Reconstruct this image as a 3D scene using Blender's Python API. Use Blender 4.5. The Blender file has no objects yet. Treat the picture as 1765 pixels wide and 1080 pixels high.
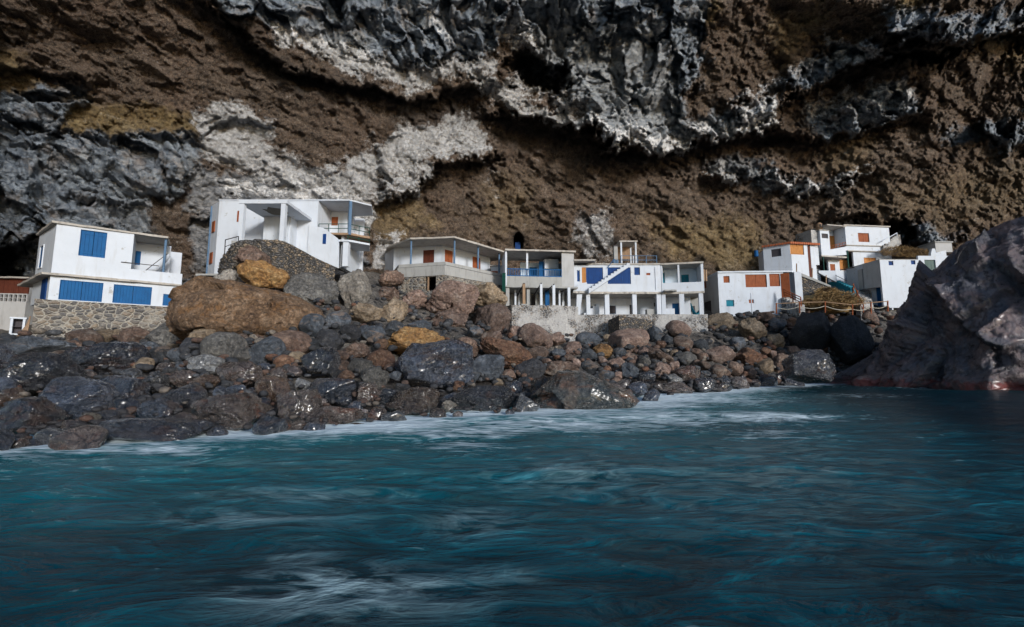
import bpy, bmesh, math, random
import numpy as np
from mathutils import Vector, Matrix
R = math.radians
S = bpy.context.scene
C = S.collection

# ---------------------------------------------------------------- camera
F = 760.0                      # focal length in photo pixels (photo 1765 x 1080)
CZ = 1.6                       # eye height above the sea, on a small boat
TH = math.atan(85.0 / F)       # the camera looks up a little
cam = bpy.data.cameras.new("camera"); camo = bpy.data.objects.new("camera", cam); C.objects.link(camo)
cam.sensor_width = 36.0; cam.lens = 36.0 * F / 1765.0; cam.clip_end = 2000; cam.clip_start = 0.05
camo.location = (0, 0, CZ); camo.rotation_euler = (R(90) + TH, 0, 0)
S.camera = camo
S.render.resolution_x = 1024; S.render.resolution_y = 627

# ---------------------------------------------------------------- light
SUN_EL, SUN_AZ = R(17), R(146)   # azimuth measured clockwise from +Y (into the picture)
w = bpy.data.worlds.new("World"); S.world = w; w.use_nodes = True
nt = w.node_tree
sky = nt.nodes.new('ShaderNodeTexSky'); sky.sky_type = 'NISHITA'; sky.sun_disc = False
sky.sun_elevation = SUN_EL; sky.sun_rotation = SUN_AZ; sky.air_density = 1.0; sky.dust_density = .8; sky.ozone_density = 2.0
nt.links.new(sky.outputs[0], nt.nodes['Background'].inputs[0]); nt.nodes['Background'].inputs[1].default_value = 0.12
sl = bpy.data.lights.new("sun", 'SUN'); sl.energy = 2.4; sl.angle = R(10); sl.color = (1, .985, .965)
so = bpy.data.objects.new("sun", sl); C.objects.link(so)
sd = Vector((math.sin(SUN_AZ) * math.cos(SUN_EL), math.cos(SUN_AZ) * math.cos(SUN_EL), math.sin(SUN_EL)))
so.rotation_euler = sd.to_track_quat('Z', 'Y').to_euler(); so.location = sd * 60
S.view_settings.view_transform = 'Standard'; S.view_settings.look = 'None'
S.view_settings.exposure = 0.38; S.view_settings.gamma = 1

# ---------------------------------------------------------------- photo <-> place
def ray(u, v):
    x = (u - 882.5) / F; y = (540 - v) / F
    d = math.cos(TH) - y * math.sin(TH)
    return x / d, (math.sin(TH) + y * math.cos(TH)) / d      # X/Y and (Z-eye)/Y
def at(u, v, Y):
    a, e = ray(u, v); return Vector((a * Y, Y, CZ + e * Y))
def at_z(u, v, z):
    a, e = ray(u, v); return at(u, v, (z - CZ) / e)
def ray_np(u, v):
    x = (u - 882.5) / F; y = (540 - v) / F
    d = math.cos(TH) - y * math.sin(TH)
    return x / d, (math.sin(TH) + y * math.cos(TH)) / d

# ---------------------------------------------------------------- numpy noise
def _h(i, j, k, s):
    n = (i * 374761393 + j * 668265263 + k * 2147483647 + s * 1274126177) & 0xffffffff
    n = ((n ^ (n >> 13)) * 1274126177) & 0xffffffff
    n = ((n ^ (n >> 16)) * 2246822519) & 0xffffffff
    return ((n ^ (n >> 15)) & 0xffffff) / float(0xffffff)
def vn(P, s=0):
    I = np.floor(P).astype(np.int64); f = P - I; f = f * f * f * (f * (f * 6 - 15) + 10)
    i, j, k = I[:, 0], I[:, 1], I[:, 2]; out = 0
    for a in (0, 1):
        wa = f[:, 0] if a else 1 - f[:, 0]
        for b in (0, 1):
            wb = f[:, 1] if b else 1 - f[:, 1]
            for c in (0, 1):
                wc = f[:, 2] if c else 1 - f[:, 2]
                out = out + wa * wb * wc * _h(i + a, j + b, k + c, s)
    return out * 2 - 1
_rot = np.array([[.0, .8, .6], [-.8, .36, -.48], [-.6, -.48, .64]])
def fbm(P, oct=4, gain=.5, s=0, ridged=False):
    out = 0; amp = 1; tot = 0
    for o in range(oct):
        n = vn(P, s + o)
        if ridged: n = 1 - 2 * np.abs(n)
        out = out + n * amp; tot += amp; amp *= gain; P = (P @ _rot.T) * 2.03 + 11.3
    return out / tot
def worley(P, s=0):
    I = np.floor(P).astype(np.int64); f1 = np.full(len(P), 9.0); f2 = f1.copy(); cid = np.zeros(len(P))
    for a in (-1, 0, 1):
        for b in (-1, 0, 1):
            for c in (-1, 0, 1):
                i, j, k = I[:, 0] + a, I[:, 1] + b, I[:, 2] + c
                d = (i + _h(i, j, k, s) - P[:, 0]) ** 2 + (j + _h(i, j, k, s + 1) - P[:, 1]) ** 2 + (k + _h(i, j, k, s + 2) - P[:, 2]) ** 2
                m = d < f1
                f2 = np.where(m, f1, np.minimum(f2, d)); cid = np.where(m, _h(i, j, k, s + 3), cid); f1 = np.where(m, d, f1)
    return np.sqrt(f1), np.sqrt(f2), cid
def planes(P, s=0, tilt=1.2, lev=.5):
    """broken rock: every cell is its own tilted flat face"""
    I = np.floor(P).astype(np.int64); f1 = np.full(len(P), 9.0); h = np.zeros(len(P))
    for a in (-1, 0, 1):
        for b in (-1, 0, 1):
            for c in (-1, 0, 1):
                i, j, k = I[:, 0] + a, I[:, 1] + b, I[:, 2] + c
                x, y, z = P[:, 0] - i - _h(i, j, k, s), P[:, 1] - j - _h(i, j, k, s + 1), P[:, 2] - k - _h(i, j, k, s + 2)
                d = x * x + y * y + z * z; m = d < f1; f1 = np.where(m, d, f1)
                v = (x * (_h(i, j, k, s + 3) - .5) + y * (_h(i, j, k, s + 4) - .5) + z * (_h(i, j, k, s + 5) - .5)) * tilt * 2 + (_h(i, j, k, s + 6) - .5) * lev
                h = np.where(m, v, h)
    return h
def sst(a, b, x):
    t = np.clip((x - a) / (b - a), 0, 1); return t * t * (3 - 2 * t)

# ---------------------------------------------------------------- objects
def tag(o, label=None, cat=None, group=None, kind=None):
    if label: o['label'] = label
    if cat: o['category'] = cat
    if group: o['group'] = group
    if kind: o['kind'] = kind
    return o
def empty(name, loc):
    o = bpy.data.objects.new(name, None); C.objects.link(o); o.location = loc; o.empty_display_size = .3; return o
def thing(name, loc, label, cat, group=None):
    return tag(empty(name, loc), label, cat, group)
def wloc(o):
    l = Vector(o.location)
    while o.parent: o = o.parent; l += Vector(o.location)
    return l

class MB:
    def __init__(s): s.v = []; s.f = []
    def hexa(s, p):                 # p: 8 points, bottom ring then top ring
        n = len(s.v); s.v += [tuple(q) for q in p]
        for f in ((3, 2, 1, 0), (4, 5, 6, 7), (0, 1, 5, 4), (1, 2, 6, 5), (2, 3, 7, 6), (3, 0, 4, 7)): s.f.append([n + i for i in f])
        return s
    def box(s, fr, s0, s1, d0, d1, z0, z1):
        return s.hexa([fr.P(a, b, c) for c in (z0, z1) for a, b in ((s0, d0), (s1, d0), (s1, d1), (s0, d1))])
    def loop(s, A, B):              # two matching rings closed with n-gons
        n = len(s.v); k = len(A); s.v += [tuple(q) for q in A] + [tuple(q) for q in B]
        s.f.append([n + i for i in range(k)][::-1]); s.f.append([n + k + i for i in range(k)])
        for i in range(k): j = (i + 1) % k; s.f.append([n + i, n + j, n + k + j, n + k + i])
        return s
    def prism(s, fr, poly, d0, d1): # poly in (s, z)
        return s.loop([fr.P(a, d0, z) for a, z in poly], [fr.P(a, d1, z) for a, z in poly])
    def plan(s, pts, z0, z1):       # plan polygon of XY points
        return s.loop([(p[0], p[1], z0) for p in pts], [(p[0], p[1], z1) for p in pts])
    def slab(s, pts, z0, z1, step=.35, jit=.03, rnd=random):   # slab with a worn, chipped outline
        out = []; k = len(pts)
        for i in range(k):
            a = Vector((pts[i][0], pts[i][1], 0)); b = Vector((pts[(i + 1) % k][0], pts[(i + 1) % k][1], 0))
            n = max(1, int((b - a).length / step))
            for q in range(n):
                p = a.lerp(b, q / n)
                if q: p += Vector((rnd.uniform(-jit, jit), rnd.uniform(-jit, jit), 0))
                out.append(p)
        c = sum((Vector((p[0], p[1], 0)) for p in pts), Vector()) / k
        A = [(p.x + (c.x - p.x) * .006, p.y + (c.y - p.y) * .006, z0 + rnd.uniform(0, jit)) for p in out]
        B = [(p.x, p.y, z1 + rnd.uniform(-jit, jit) * .5) for p in out]
        return s.loop(A, B)
    def tube(s, p, q, r, n=8, r2=None):
        p, q = Vector(p), Vector(q); d = (q - p).normalized(); x = d.orthogonal().normalized(); y = d.cross(x)
        r2 = r if r2 is None else r2
        ring = lambda c, rr: [c + (x * math.cos(2 * math.pi * i / n) + y * math.sin(2 * math.pi * i / n)) * rr for i in range(n)]
        return s.loop(ring(p, r), ring(q, r2))
    def path(s, pts, r, n=6):
        for a, b in zip(pts, pts[1:]): s.tube(a, b, r, n)
        return s
    def build(s, name, mat, parent=None, smooth=False):
        me = bpy.data.meshes.new(name)
        l = wloc(parent) if parent else sum((Vector(q) for q in s.v), Vector()) / len(s.v)
        if not parent: l.z = min(q[2] for q in s.v)
        me.from_pydata([(q[0] - l.x, q[1] - l.y, q[2] - l.z) for q in s.v], [], s.f)
        bm = bmesh.new(); bm.from_mesh(me); bmesh.ops.recalc_face_normals(bm, faces=bm.faces); bm.to_mesh(me); bm.free()
        me.materials.append(mat)
        if smooth: me.polygons.foreach_set('use_smooth', [True] * len(me.polygons))
        o = bpy.data.objects.new(name, me); C.objects.link(o)
        if parent: o.parent = parent
        else: o.location = l
        return o

class Fr:
    """a facade: s runs along it, d goes back into the building, z is world height"""
    def __init__(s, p0, p1=None, ang=None):
        a = at(*p0); s.o = Vector((a.x, a.y))
        if p1 is not None:
            b = at(*p1) if p1[2] is not None else at_z(p1[0], p1[1], a.z)
            t = Vector((b.x - a.x, b.y - a.y)); s.L = t.length
        else: t = Vector((math.cos(ang), math.sin(ang))); s.L = 0
        s.t = t.normalized(); s.n = Vector((-s.t.y, s.t.x)); s.ztop = a.z
    def P(s, a, d, z):
        q = s.o + s.t * a + s.n * d; return (q.x, q.y, z)
    def XY(s, a, d): q = s.o + s.t * a + s.n * d; return (q.x, q.y)
    def uv(s, u, v, d=0):
        a, e = ray(u, v); o = s.o + s.n * d
        # (a*Y - ox, Y - oy) . n = 0
        Y = (o.x * s.n.x + o.y * s.n.y) / (a * s.n.x + s.n.y)
        q = Vector((a * Y, Y)) - o
        return q.dot(s.t), CZ + e * Y
    def rect(s, u0, v0, u1, v1, d=0):
        um, vm = (u0 + u1) / 2, (v0 + v1) / 2
        return s.uv(u0, vm, d)[0], s.uv(u1, vm, d)[0], s.uv(um, v1, d)[1], s.uv(um, v0, d)[1]
    def child(s, a, d, ang):        # a frame starting on this one, turned by ang
        c = Fr.__new__(Fr); q = s.o + s.t * a + s.n * d; c.o = q
        c.t = Vector((s.t.x * math.cos(ang) - s.t.y * math.sin(ang), s.t.x * math.sin(ang) + s.t.y * math.cos(ang)))
        c.n = Vector((-c.t.y, c.t.x)); c.L = 0; c.ztop = s.ztop; return c

def wall(mb, fr, s0, s1, z0, z1, d0=0, d1=.22, holes=()):
    zs = sorted({z0, z1} | {min(max(h[i], z0), z1) for h in holes for i in (2, 3)})
    for za, zb in zip(zs, zs[1:]):
        if zb - za < 1e-4: continue
        zm = (za + zb) / 2; cur = s0
        for h in sorted([h for h in holes if h[2] < zm < h[3]]):
            if h[0] > cur: mb.box(fr, cur, h[0], d0, d1, za, zb)
            cur = max(cur, h[1])
        if cur < s1: mb.box(fr, cur, s1, d0, d1, za, zb)
    return mb
rb = random.Random(7)
def boards(fr, r, d, th=.04, bw=.16, gap=.012):
    mb = MB(); n = max(1, round((r[1] - r[0]) / bw)); st = (r[1] - r[0]) / n
    for i in range(n):
        j = rb.uniform(-.008, .008)
        mb.box(fr, r[0] + i * st + gap / 2, r[0] + (i + 1) * st - gap / 2, d + j, d + th + j, r[2], r[3] - rb.uniform(0, .01))
    mb.box(fr, r[0], r[1], d + th + .01, d + th + .03, r[2], r[3]); return mb
def framing(fr, r, d0, d1, t=.06):
    a, b, z0, z1 = r; mb = MB()
    mb.box(fr, a - t, a, d0, d1, z0 - t, z1 + t); mb.box(fr, b, b + t, d0, d1, z0 - t, z1 + t)
    mb.box(fr, a, b, d0, d1, z1, z1 + t); mb.box(fr, a, b, d0, d1, z0 - t, z0); return mb
def window(par, fr, r, mshut, mframe, name='window', sub='shutter', d=.08, split=0, rails=True, label=None):
    f = framing(fr, (r[0] + .05, r[1] - .05, r[2] + .05, r[3] - .05), d - .015, d + .1, .045).build(name, mframe, par)
    ri = (r[0] + .05, r[1] - .05, r[2] + .05, r[3] - .05)
    n = max(1, split)
    for k in range(n):
        a = ri[0] + (ri[1] - ri[0]) * k / n; b = ri[0] + (ri[1] - ri[0]) * (k + 1) / n
        mb = boards(fr, (a + .008, b - .008, ri[2], ri[3]), d + .02)
        if rails:
            for zz in (ri[2] + (ri[3] - ri[2]) * .12, ri[3] - (ri[3] - ri[2]) * .12): mb.box(fr, a + .03, b - .03, d - .004, d + .012, zz - .045, zz + .045)
        o = mb.build(sub, mshut, f)
    if label: f['label'] = label
    return f
# ---------------------------------------------------------------- materials
def mat(name):
    m = bpy.data.materials.new(name); m.use_nodes = True
    return m, m.node_tree, m.node_tree.nodes['Principled BSDF']
class NT:
    def __init__(s, nt): s.nt = nt
    def n(s, t, **kw):
        nd = s.nt.nodes.new(t)
        for k, v in kw.items():
            if k.startswith('i_'): nd.inputs[k[2:].replace('_', ' ')].default_value = v
            else: setattr(nd, k, v)
        return nd
    def l(s, a, b): s.nt.links.new(a, b)
    def noise(s, co, scale, det=4, rough=.55, dist=0, out=0):
        nd = s.n('ShaderNodeTexNoise'); s.l(co, nd.inputs['Vector']); nd.inputs['Scale'].default_value = scale
        nd.inputs['Detail'].default_value = det; nd.inputs['Roughness'].default_value = rough; nd.inputs['Distortion'].default_value = dist
        return nd.outputs[out]
    def ramp(s, fac, stops, interp='LINEAR'):
        r = s.n('ShaderNodeValToRGB'); cr = r.color_ramp; cr.interpolation = interp; s.l(fac, r.inputs[0])
        while len(cr.elements) < len(stops): cr.elements.new(.5)
        for e, (p, c) in zip(cr.elements, stops):
            e.position = p; e.color = (c, c, c, 1) if not isinstance(c, tuple) else (*c, 1)
        return r.outputs[0]
    def mix(s, fac, a, b, mode='MIX'):
        m = s.n('ShaderNodeMix', data_type='RGBA', blend_type=mode)
        for val, sock in ((fac, m.inputs[0]), (a, m.inputs[6]), (b, m.inputs[7])):
            if isinstance(val, (int, float)): sock.default_value = val
            elif isinstance(val, tuple): sock.default_value = (*val, 1)
            else: s.l(val, sock)
        return m.outputs[2]
    def math(s, op, a, b=0., c=0.):
        m = s.n('ShaderNodeMath', operation=op)
        for i, v in enumerate((a, b, c)):
            if isinstance(v, (int, float)): m.inputs[i].default_value = v
            else: s.l(v, m.inputs[i])
        return m.outputs[0]
    def mapping(s, co, scale=(1, 1, 1), rot=(0, 0, 0), loc=(0, 0, 0)):
        m = s.n('ShaderNodeMapping'); s.l(co, m.inputs[0]); m.inputs['Scale'].default_value = scale; m.inputs['Rotation'].default_value = rot
        m.inputs['Location'].default_value = loc; return m.outputs[0]
    def bump(s, h, strength, dist, bsdf, normal=None):
        b = s.n('ShaderNodeBump'); s.l(h, b.inputs['Height']); b.inputs['Strength'].default_value = strength; b.inputs['Distance'].default_value = dist
        if normal is not None: s.l(normal, b.inputs['Normal'])
        if bsdf is not None: s.l(b.outputs[0], bsdf.inputs['Normal'])
        return b.outputs[0]
def geo(x): return x.n('ShaderNodeNewGeometry').outputs['Position']

def plaster(name, col, dirt=(.36, .34, .31), amt=.5):
    m, t, b = mat(name); x = NT(t); g = geo(x)
    n1 = x.noise(g, 1.1, 5, .6); n2 = x.noise(x.mapping(g, (2.2, 2.2, .45)), 1.2, 5, .65); n3 = x.noise(g, 14, 3, .6)
    c = x.mix(x.ramp(n1, [(.35, 0.), (.75, amt)]), col, tuple(a * .82 for a in col))
    c = x.mix(x.ramp(n2, [(.52, 0.), (.75, amt * .75)]), c, dirt)
    pe = x.ramp(x.noise(g, 1.7, 7, .72), [(.62, 0.), (.66, .75)])
    c = x.mix(pe, c, (.33, .32, .3)); x.l(c, b.inputs['Base Color']); b.inputs['Roughness'].default_value = .88
    x.bump(x.math('ADD', n3, x.math('MULTIPLY', pe, -.6)), .35, .015, b); return m
M = {}
M['white'] = plaster('white_plaster', (.56, .6, .66), amt=.5)
M['white_cool'] = plaster('pale_blue_plaster', (.56, .66, .76), amt=.35)
M['grey_shade_plaster'] = plaster('grey_shade_render', (.42, .42, .42), (.25, .24, .22), .8)  # grey walls, and painted shade on the sides of white houses
M['concrete'] = plaster('raw_concrete', (.34, .34, .33), (.15, .14, .125), .9)
M['conc_dark'] = plaster('peeled_concrete', (.13, .12, .1), (.05, .045, .04), 1.0)
M['conc_edge'] = plaster('weathered_concrete', (.44, .41, .37), (.12, .1, .08), 1.0)
def wood(name, ca, cb, rough=.7, peel=None):
    m, t, b = mat(name); x = NT(t); g = geo(x)
    n = x.noise(x.mapping(g, (9, 9, .8)), 2.2, 5, .65); n2 = x.noise(g, 2.3, 4, .6)
    c = x.mix(x.ramp(n, [(.3, 0.), (.72, 1.)]), ca, cb); c = x.mix(x.ramp(n2, [(.3, .0), (.8, .5)]), c, tuple(q * .5 for q in ca))
    if peel: c = x.mix(x.ramp(x.noise(g, 5, 6, .7), [(.62, 0.), (.68, .7)]), c, peel)
    x.l(c, b.inputs['Base Color']); b.inputs['Roughness'].default_value = max(rough, .7); b.inputs['Specular IOR Level'].default_value = .25; x.bump(n, .4, .01, b); return m
M['blue'] = wood('blue_painted_wood', (.003, .075, .23), (.005, .11, .3), .55)
M['blue_deep'] = wood('deep_blue_painted_sheet', (.003, .035, .15), (.005, .055, .22), .7, (.05, .04, .08))
M['greygreen'] = wood('grey_green_paint', (.09, .13, .12), (.13, .18, .16), .8)
M['teal'] = wood('teal_painted_wood', (.006, .16, .24), (.01, .22, .3), .5)
M['green'] = wood('green_painted_metal', (.005, .05, .04), (.01, .08, .06), .6)
M['brown'] = wood('varnished_brown_wood', (.22, .055, .018), (.36, .11, .04), .55)
M['dark_red'] = wood('dark_red_gap_shade', (.085, .022, .014), (.14, .04, .02), .5)
M['orange'] = wood('orange_varnished_wood', (.42, .17, .045), (.55, .25, .075), .55)
M['oldwood'] = wood('weathered_wood', (.26, .16, .1), (.4, .28, .18), .85)
M['dark_win'] = wood('dark_grey_shutter', (.05, .045, .05), (.08, .07, .08), .45)
M['bluegrey'] = wood('blue_grey_painted_metal', (.08, .15, .25), (.13, .21, .32), .5, (.4, .4, .4))
M['iron'] = wood('dark_iron', (.03, .03, .035), (.06, .05, .05), .6)
M['tile'] = wood('red_roof_tile', (.34, .09, .04), (.5, .17, .08), .8)
M['rope'] = wood('pale_rope', (.5, .46, .38), (.6, .55, .45), .9)

def masonry(name, mortar, scale=3.2, amt=.5, lo=(.035, .035, .04), hi=(.2, .15, .11)):
    m, t, b = mat(name); x = NT(t); g = geo(x)
    gm = x.mapping(g, (1, 1, 1.55)); dv = x.noise(gm, 3, 3, .5, out=1)
    w_ = x.n('ShaderNodeVectorMath', operation='MULTIPLY_ADD'); x.l(dv, w_.inputs[0]); w_.inputs[1].default_value = (.22, .22, .22); x.l(gm, w_.inputs[2])
    v1 = x.n('ShaderNodeTexVoronoi', feature='F1'); x.l(w_.outputs[0], v1.inputs['Vector']); v1.inputs['Scale'].default_value = scale
    v2 = x.n('ShaderNodeTexVoronoi', feature='DISTANCE_TO_EDGE'); x.l(w_.outputs[0], v2.inputs['Vector']); v2.inputs['Scale'].default_value = scale
    sep = x.n('ShaderNodeSeparateColor'); x.l(v1.outputs['Color'], sep.inputs[0])
    stone = x.ramp(sep.outputs[0], [(0., lo), (.35, (.07, .07, .08)), (.6, (.12, .1, .085)), (.8, hi), (1., (.26, .2, .14))])
    stone = x.mix(x.ramp(x.noise(g, 9, 5, .7), [(.3, 0.), (.8, .6)]), stone, (.28, .26, .23))
    edge = x.ramp(v2.outputs['Distance'], [(.035, 0.), (.1, 1.)])
    patch = x.ramp(x.noise(g, .8, 4, .6), [(amt - .06, 1.), (amt + .1, 0.)])
    fac = x.math('MULTIPLY', edge, patch)
    c = x.mix(fac, x.mix(x.ramp(x.noise(g, 6, 6, .7), [(.3, 0.), (.75, 1.)]), tuple(q * .55 for q in mortar), mortar), stone)
    x.l(c, b.inputs['Base Color']); b.inputs['Roughness'].default_value = .9
    h = x.math('ADD', x.math('MULTIPLY', fac, x.ramp(v2.outputs['Distance'], [(0., 0.), (.3, 1.)])), x.math('MULTIPLY', x.noise(g, 11, 5, .65), .5))
    x.bump(h, .9, .12, b); return m
M['mason'] = masonry('rubble_stone_masonry', (.4, .37, .32), 2.6, .62)
M['drystone'] = masonry('dry_stone_masonry', (.04, .037, .034), 4.2, .9, hi=(.3, .22, .14))
M['mason_pale'] = masonry('cemented_rubble', (.5, .49, .48), 3.6, .45)

def rock_mat(name, cols, wet=False, speck=(.4, .37, .33), samt=.35, veins=None):
    m, t, b = mat(name); x = NT(t); tc = x.n('ShaderNodeTexCoord').outputs['Object']; oi = x.n('ShaderNodeObjectInfo')
    off = x.n('ShaderNodeVectorMath', operation='SCALE'); cx = x.n('ShaderNodeCombineXYZ')
    for i in range(3): x.l(oi.outputs['Random'], cx.inputs[i])
    x.l(cx.outputs[0], off.inputs[0]); off.inputs['Scale'].default_value = 37
    ad = x.n('ShaderNodeVectorMath', operation='ADD'); x.l(geo(x), ad.inputs[0]); x.l(off.outputs[0], ad.inputs[1]); g = ad.outputs[0]
    n1 = x.noise(g, 1.3, 6, .62, .4); n2 = x.noise(g, 6, 7, .72); n3 = x.noise(g, 19, 5, .7)
    c = x.ramp(n1, [(.28, cols[0]), (.5, cols[1]), (.72, cols[2])])
    hsv = x.n('ShaderNodeHueSaturation'); x.l(c, hsv.inputs['Color']); x.l(x.math('MULTIPLY_ADD', oi.outputs['Random'], .9, .6), hsv.inputs['Value'])
    c = hsv.outputs[0]
    c = x.mix(x.ramp(n2, [(.42, .55), (.6, 0.)]), c, tuple(q * .35 for q in cols[0]))
    c = x.mix(x.ramp(n2, [(.56, 0.), (.72, samt)]), c, speck)
    c = x.mix(x.ramp(n3, [(.56, 0.), (.66, samt)]), c, speck)
    if veins: c = x.mix(x.ramp(x.noise(x.mapping(g, (1, 1, 2)), .9, 7, .7, .8), [(.55, 0.), (.62, .8)]), c, veins)
    x.l(c, b.inputs['Base Color'])
    b.inputs['Roughness'].default_value = .8; ck = x.ramp(x.noise(g, 1.7, 9, .62, 1.8), [(.485, 0.), (.5, 1.), (.515, 0.)])
    if wet: x.l(x.ramp(n2, [(.3, .12), (.7, .38)]), b.inputs['Roughness']); b.inputs['Specular IOR Level'].default_value = .9; b.inputs['Coat Weight'].default_value = .6; b.inputs['Coat Roughness'].default_value = .16
    else: x.l(x.ramp(n2, [(.3, .6), (.6, .92)]), b.inputs['Roughness'])
    h = x.math('ADD', x.math('MULTIPLY', x.noise(g, 2.6, 9, .74, .5), 1.), x.math('MULTIPLY', n3, .3)); h = x.math('SUBTRACT', h, x.math('MULTIPLY', ck, .35))
    x.bump(h, 1., .2 if not wet else .2, b); return m
RK = {
 'slate': ((.03, .037, .048), (.075, .09, .112), (.15, .17, .2)),
 'black': ((.014, .015, .02), (.034, .037, .047), (.085, .088, .1)),
 'grey': ((.06, .06, .06), (.13, .125, .12), (.24, .23, .21)),
 'brown': ((.07, .042, .032), (.17, .105, .078), (.3, .21, .16)),
 'rust': ((.09, .04, .022), (.18, .085, .046), (.28, .17, .105)),
 'tan': ((.17, .115, .07), (.32, .24, .16), (.46, .37, .28)),
 'ochre': ((.16, .075, .025), (.36, .19, .06), (.5, .33, .15)),
 'pale': ((.25, .22, .19), (.42, .38, .33), (.55, .52, .47)),
 'rosy': ((.13, .08, .065), (.27, .18, .145), (.42, .33, .28)),
}
for k_, c_ in RK.items():
    M['r_' + k_] = rock_mat('rock_' + k_, c_, samt=.25 if k_ in ('slate', 'black') else .4,
                            veins={'slate': (.2, .15, .12), 'brown': (.24, .2, .17), 'rust': (.09, .05, .04)}.get(k_))
    if 1:
        M['w_' + k_] = rock_mat('wet_rock_' + k_, tuple((cc[0] * .42 + cc[1] * .15, cc[1] * .62, cc[2] * .72) for cc in c_), True, (.15, .14, .14), .2,
                                veins={'brown': (.11, .04, .02), 'slate': (.05, .03, .025), 'black': (.05, .025, .018)}.get(k_))
# ---------------------------------------------------------------- terrain, cliff, sea
def K(xs, *cols):
    xs = list(xs); return [np.array([r[i] for r in xs], float) for i in range(len(xs[0]))]
SH = K([(-400,810),(-200,790),(0,768),(150,762),(320,748),(450,742),(600,735),(700,722),(800,715),(900,712),(1000,702),(1090,692),(1150,683),(1250,674),(1350,664),(1440,661),(1600,668),(1765,672),(2300,678)])
PT = K([(-400,590,20),(0,582,24),(60,574,24.5),(300,570,27),(340,500,27.5),(560,500,28.5),(640,490,33),(690,510,37),(880,560,38.5),(980,580,39),(1060,573,39.5),(1200,560,40),(1240,548,42.5),(1330,538,43),(1450,545,43.5),(1520,532,44),(1765,530,44),(2300,540,40)])
BK = K([(-400,545,34),(0,545,36),(300,520,38),(340,470,40),(640,455,46),(880,500,52),(1200,500,54),(1300,462,56),(1420,440,57),(1765,430,58),(2300,450,50)])
def fore(u, v):
    """depth of the rubble shore for a photo point; returns Y"""
    u = np.asarray(u, float); v = np.asarray(v, float)
    vw = np.interp(u, SH[0], SH[1]); vb = np.interp(u, PT[0], PT[1]); yb = np.interp(u, PT[0], PT[2])
    a, e = ray_np(u, vw); yw = -CZ / e
    t = (vw - v) / (vw - vb)
    y1 = yw ** (1 - t) * yb ** t
    vc = np.interp(u, BK[0], BK[1]); yc = np.interp(u, BK[0], BK[2]); t2 = (vb - v) / (vb - vc)
    y2 = yb + (yc - yb) * t2
    return np.where(t <= 1, y1, y2)
def grid_mesh(name, X, Y, Z, m, attrs=None, smooth=True, rev=False):
    ny, nx = X.shape; me = bpy.data.meshes.new(name)
    co = np.stack([X, Y, Z], -1).reshape(-1, 3).astype(np.float32)
    idx = np.arange(ny * nx).reshape(ny, nx)
    q = np.stack([idx[:-1, :-1], idx[:-1, 1:], idx[1:, 1:], idx[1:, :-1]], -1).reshape(-1, 4)
    if rev: q = q[:, ::-1]
    me.vertices.add(len(co)); me.vertices.foreach_set('co', co.ravel())
    me.loops.add(q.size); me.loops.foreach_set('vertex_index', q.ravel().astype(np.int32))
    me.polygons.add(len(q)); me.polygons.foreach_set('loop_start', np.arange(0, q.size, 4, dtype=np.int32))
    me.polygons.foreach_set('loop_total', np.full(len(q), 4, np.int32))
    me.update(calc_edges=True); me.validate()
    if smooth: me.polygons.foreach_set('use_smooth', np.ones(len(q), bool))
    for k, a in (attrs or {}).items():
        at_ = me.attributes.new(k, 'FLOAT_COLOR', 'POINT'); c4 = np.ones((len(co), 4), np.float32); c4[:, :a.shape[-1]] = a.reshape(len(co), -1)
        at_.data.foreach_set('color', c4.ravel())
    me.materials.append(m); o = bpy.data.objects.new(name, me); C.objects.link(o); return o

# shore ground: from under the water up to behind the houses
us = np.arange(-400, 2301, 9.); U = []; V = []
vw = np.interp(us, SH[0], SH[1]); vb = np.interp(us, PT[0], PT[1]); vc = np.interp(us, BK[0], BK[1])
rows = [vw + (vw - vb) * k for k in (.5, .3, .15)] + [vw + (vb - vw) * k for k in np.linspace(0, 1, 70)] + [vb + (vc - vb) * k for k in np.linspace(0, 1.6, 50)[1:]]
V = np.array(rows); U = np.broadcast_to(us, V.shape)
Yg = fore(U, V); a, e = ray_np(U, V); Xg = a * Yg; Zg = CZ + e * Yg
P = np.stack([Xg, Yg, Zg], -1).reshape(-1, 3)
dz = (fbm(P * .45, 5, .55, 3) * .55 + fbm(P * 2.2, 4, .6, 9) * .22).reshape(V.shape)
m, t, b = mat('shore_rubble'); x = NT(t); g = geo(x)
n1 = x.noise(g, .7, 7, .65); n2 = x.noise(g, 5, 7, .75); vo = x.n('ShaderNodeTexVoronoi'); x.l(g, vo.inputs['Vector']); vo.inputs['Scale'].default_value = 3.5
c = x.ramp(n1, [(.3, (.06, .05, .045)), (.5, (.15, .135, .12)), (.7, (.33, .3, .26))])
c = x.mix(x.ramp(n2, [(.4, .8), (.58, 0.)]), c, (.03, .027, .026)); c = x.mix(x.ramp(n2, [(.56, 0.), (.7, .7)]), c, (.42, .38, .33))
sz = x.n('ShaderNodeSeparateXYZ'); x.l(g, sz.inputs[0])
wet = x.ramp(sz.outputs[2], [(.0, 1.), (.9, 1.), (1., 0.)])
wet = x.math('SUBTRACT', 1., x.math('MULTIPLY', sz.outputs[2], .6)); wetc = x.n('ShaderNodeClamp'); x.l(wet, wetc.inputs[0])
c = x.mix(wetc.outputs[0], c, (.025, .02, .018)); x.l(c, b.inputs['Base Color'])
x.l(x.math('MULTIPLY_ADD', wetc.outputs[0], -.55, .9), b.inputs['Roughness'])
x.bump(x.math('ADD', n2, x.math('MULTIPLY', vo.outputs['Distance'], -.6)), .9, .25, b)
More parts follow.
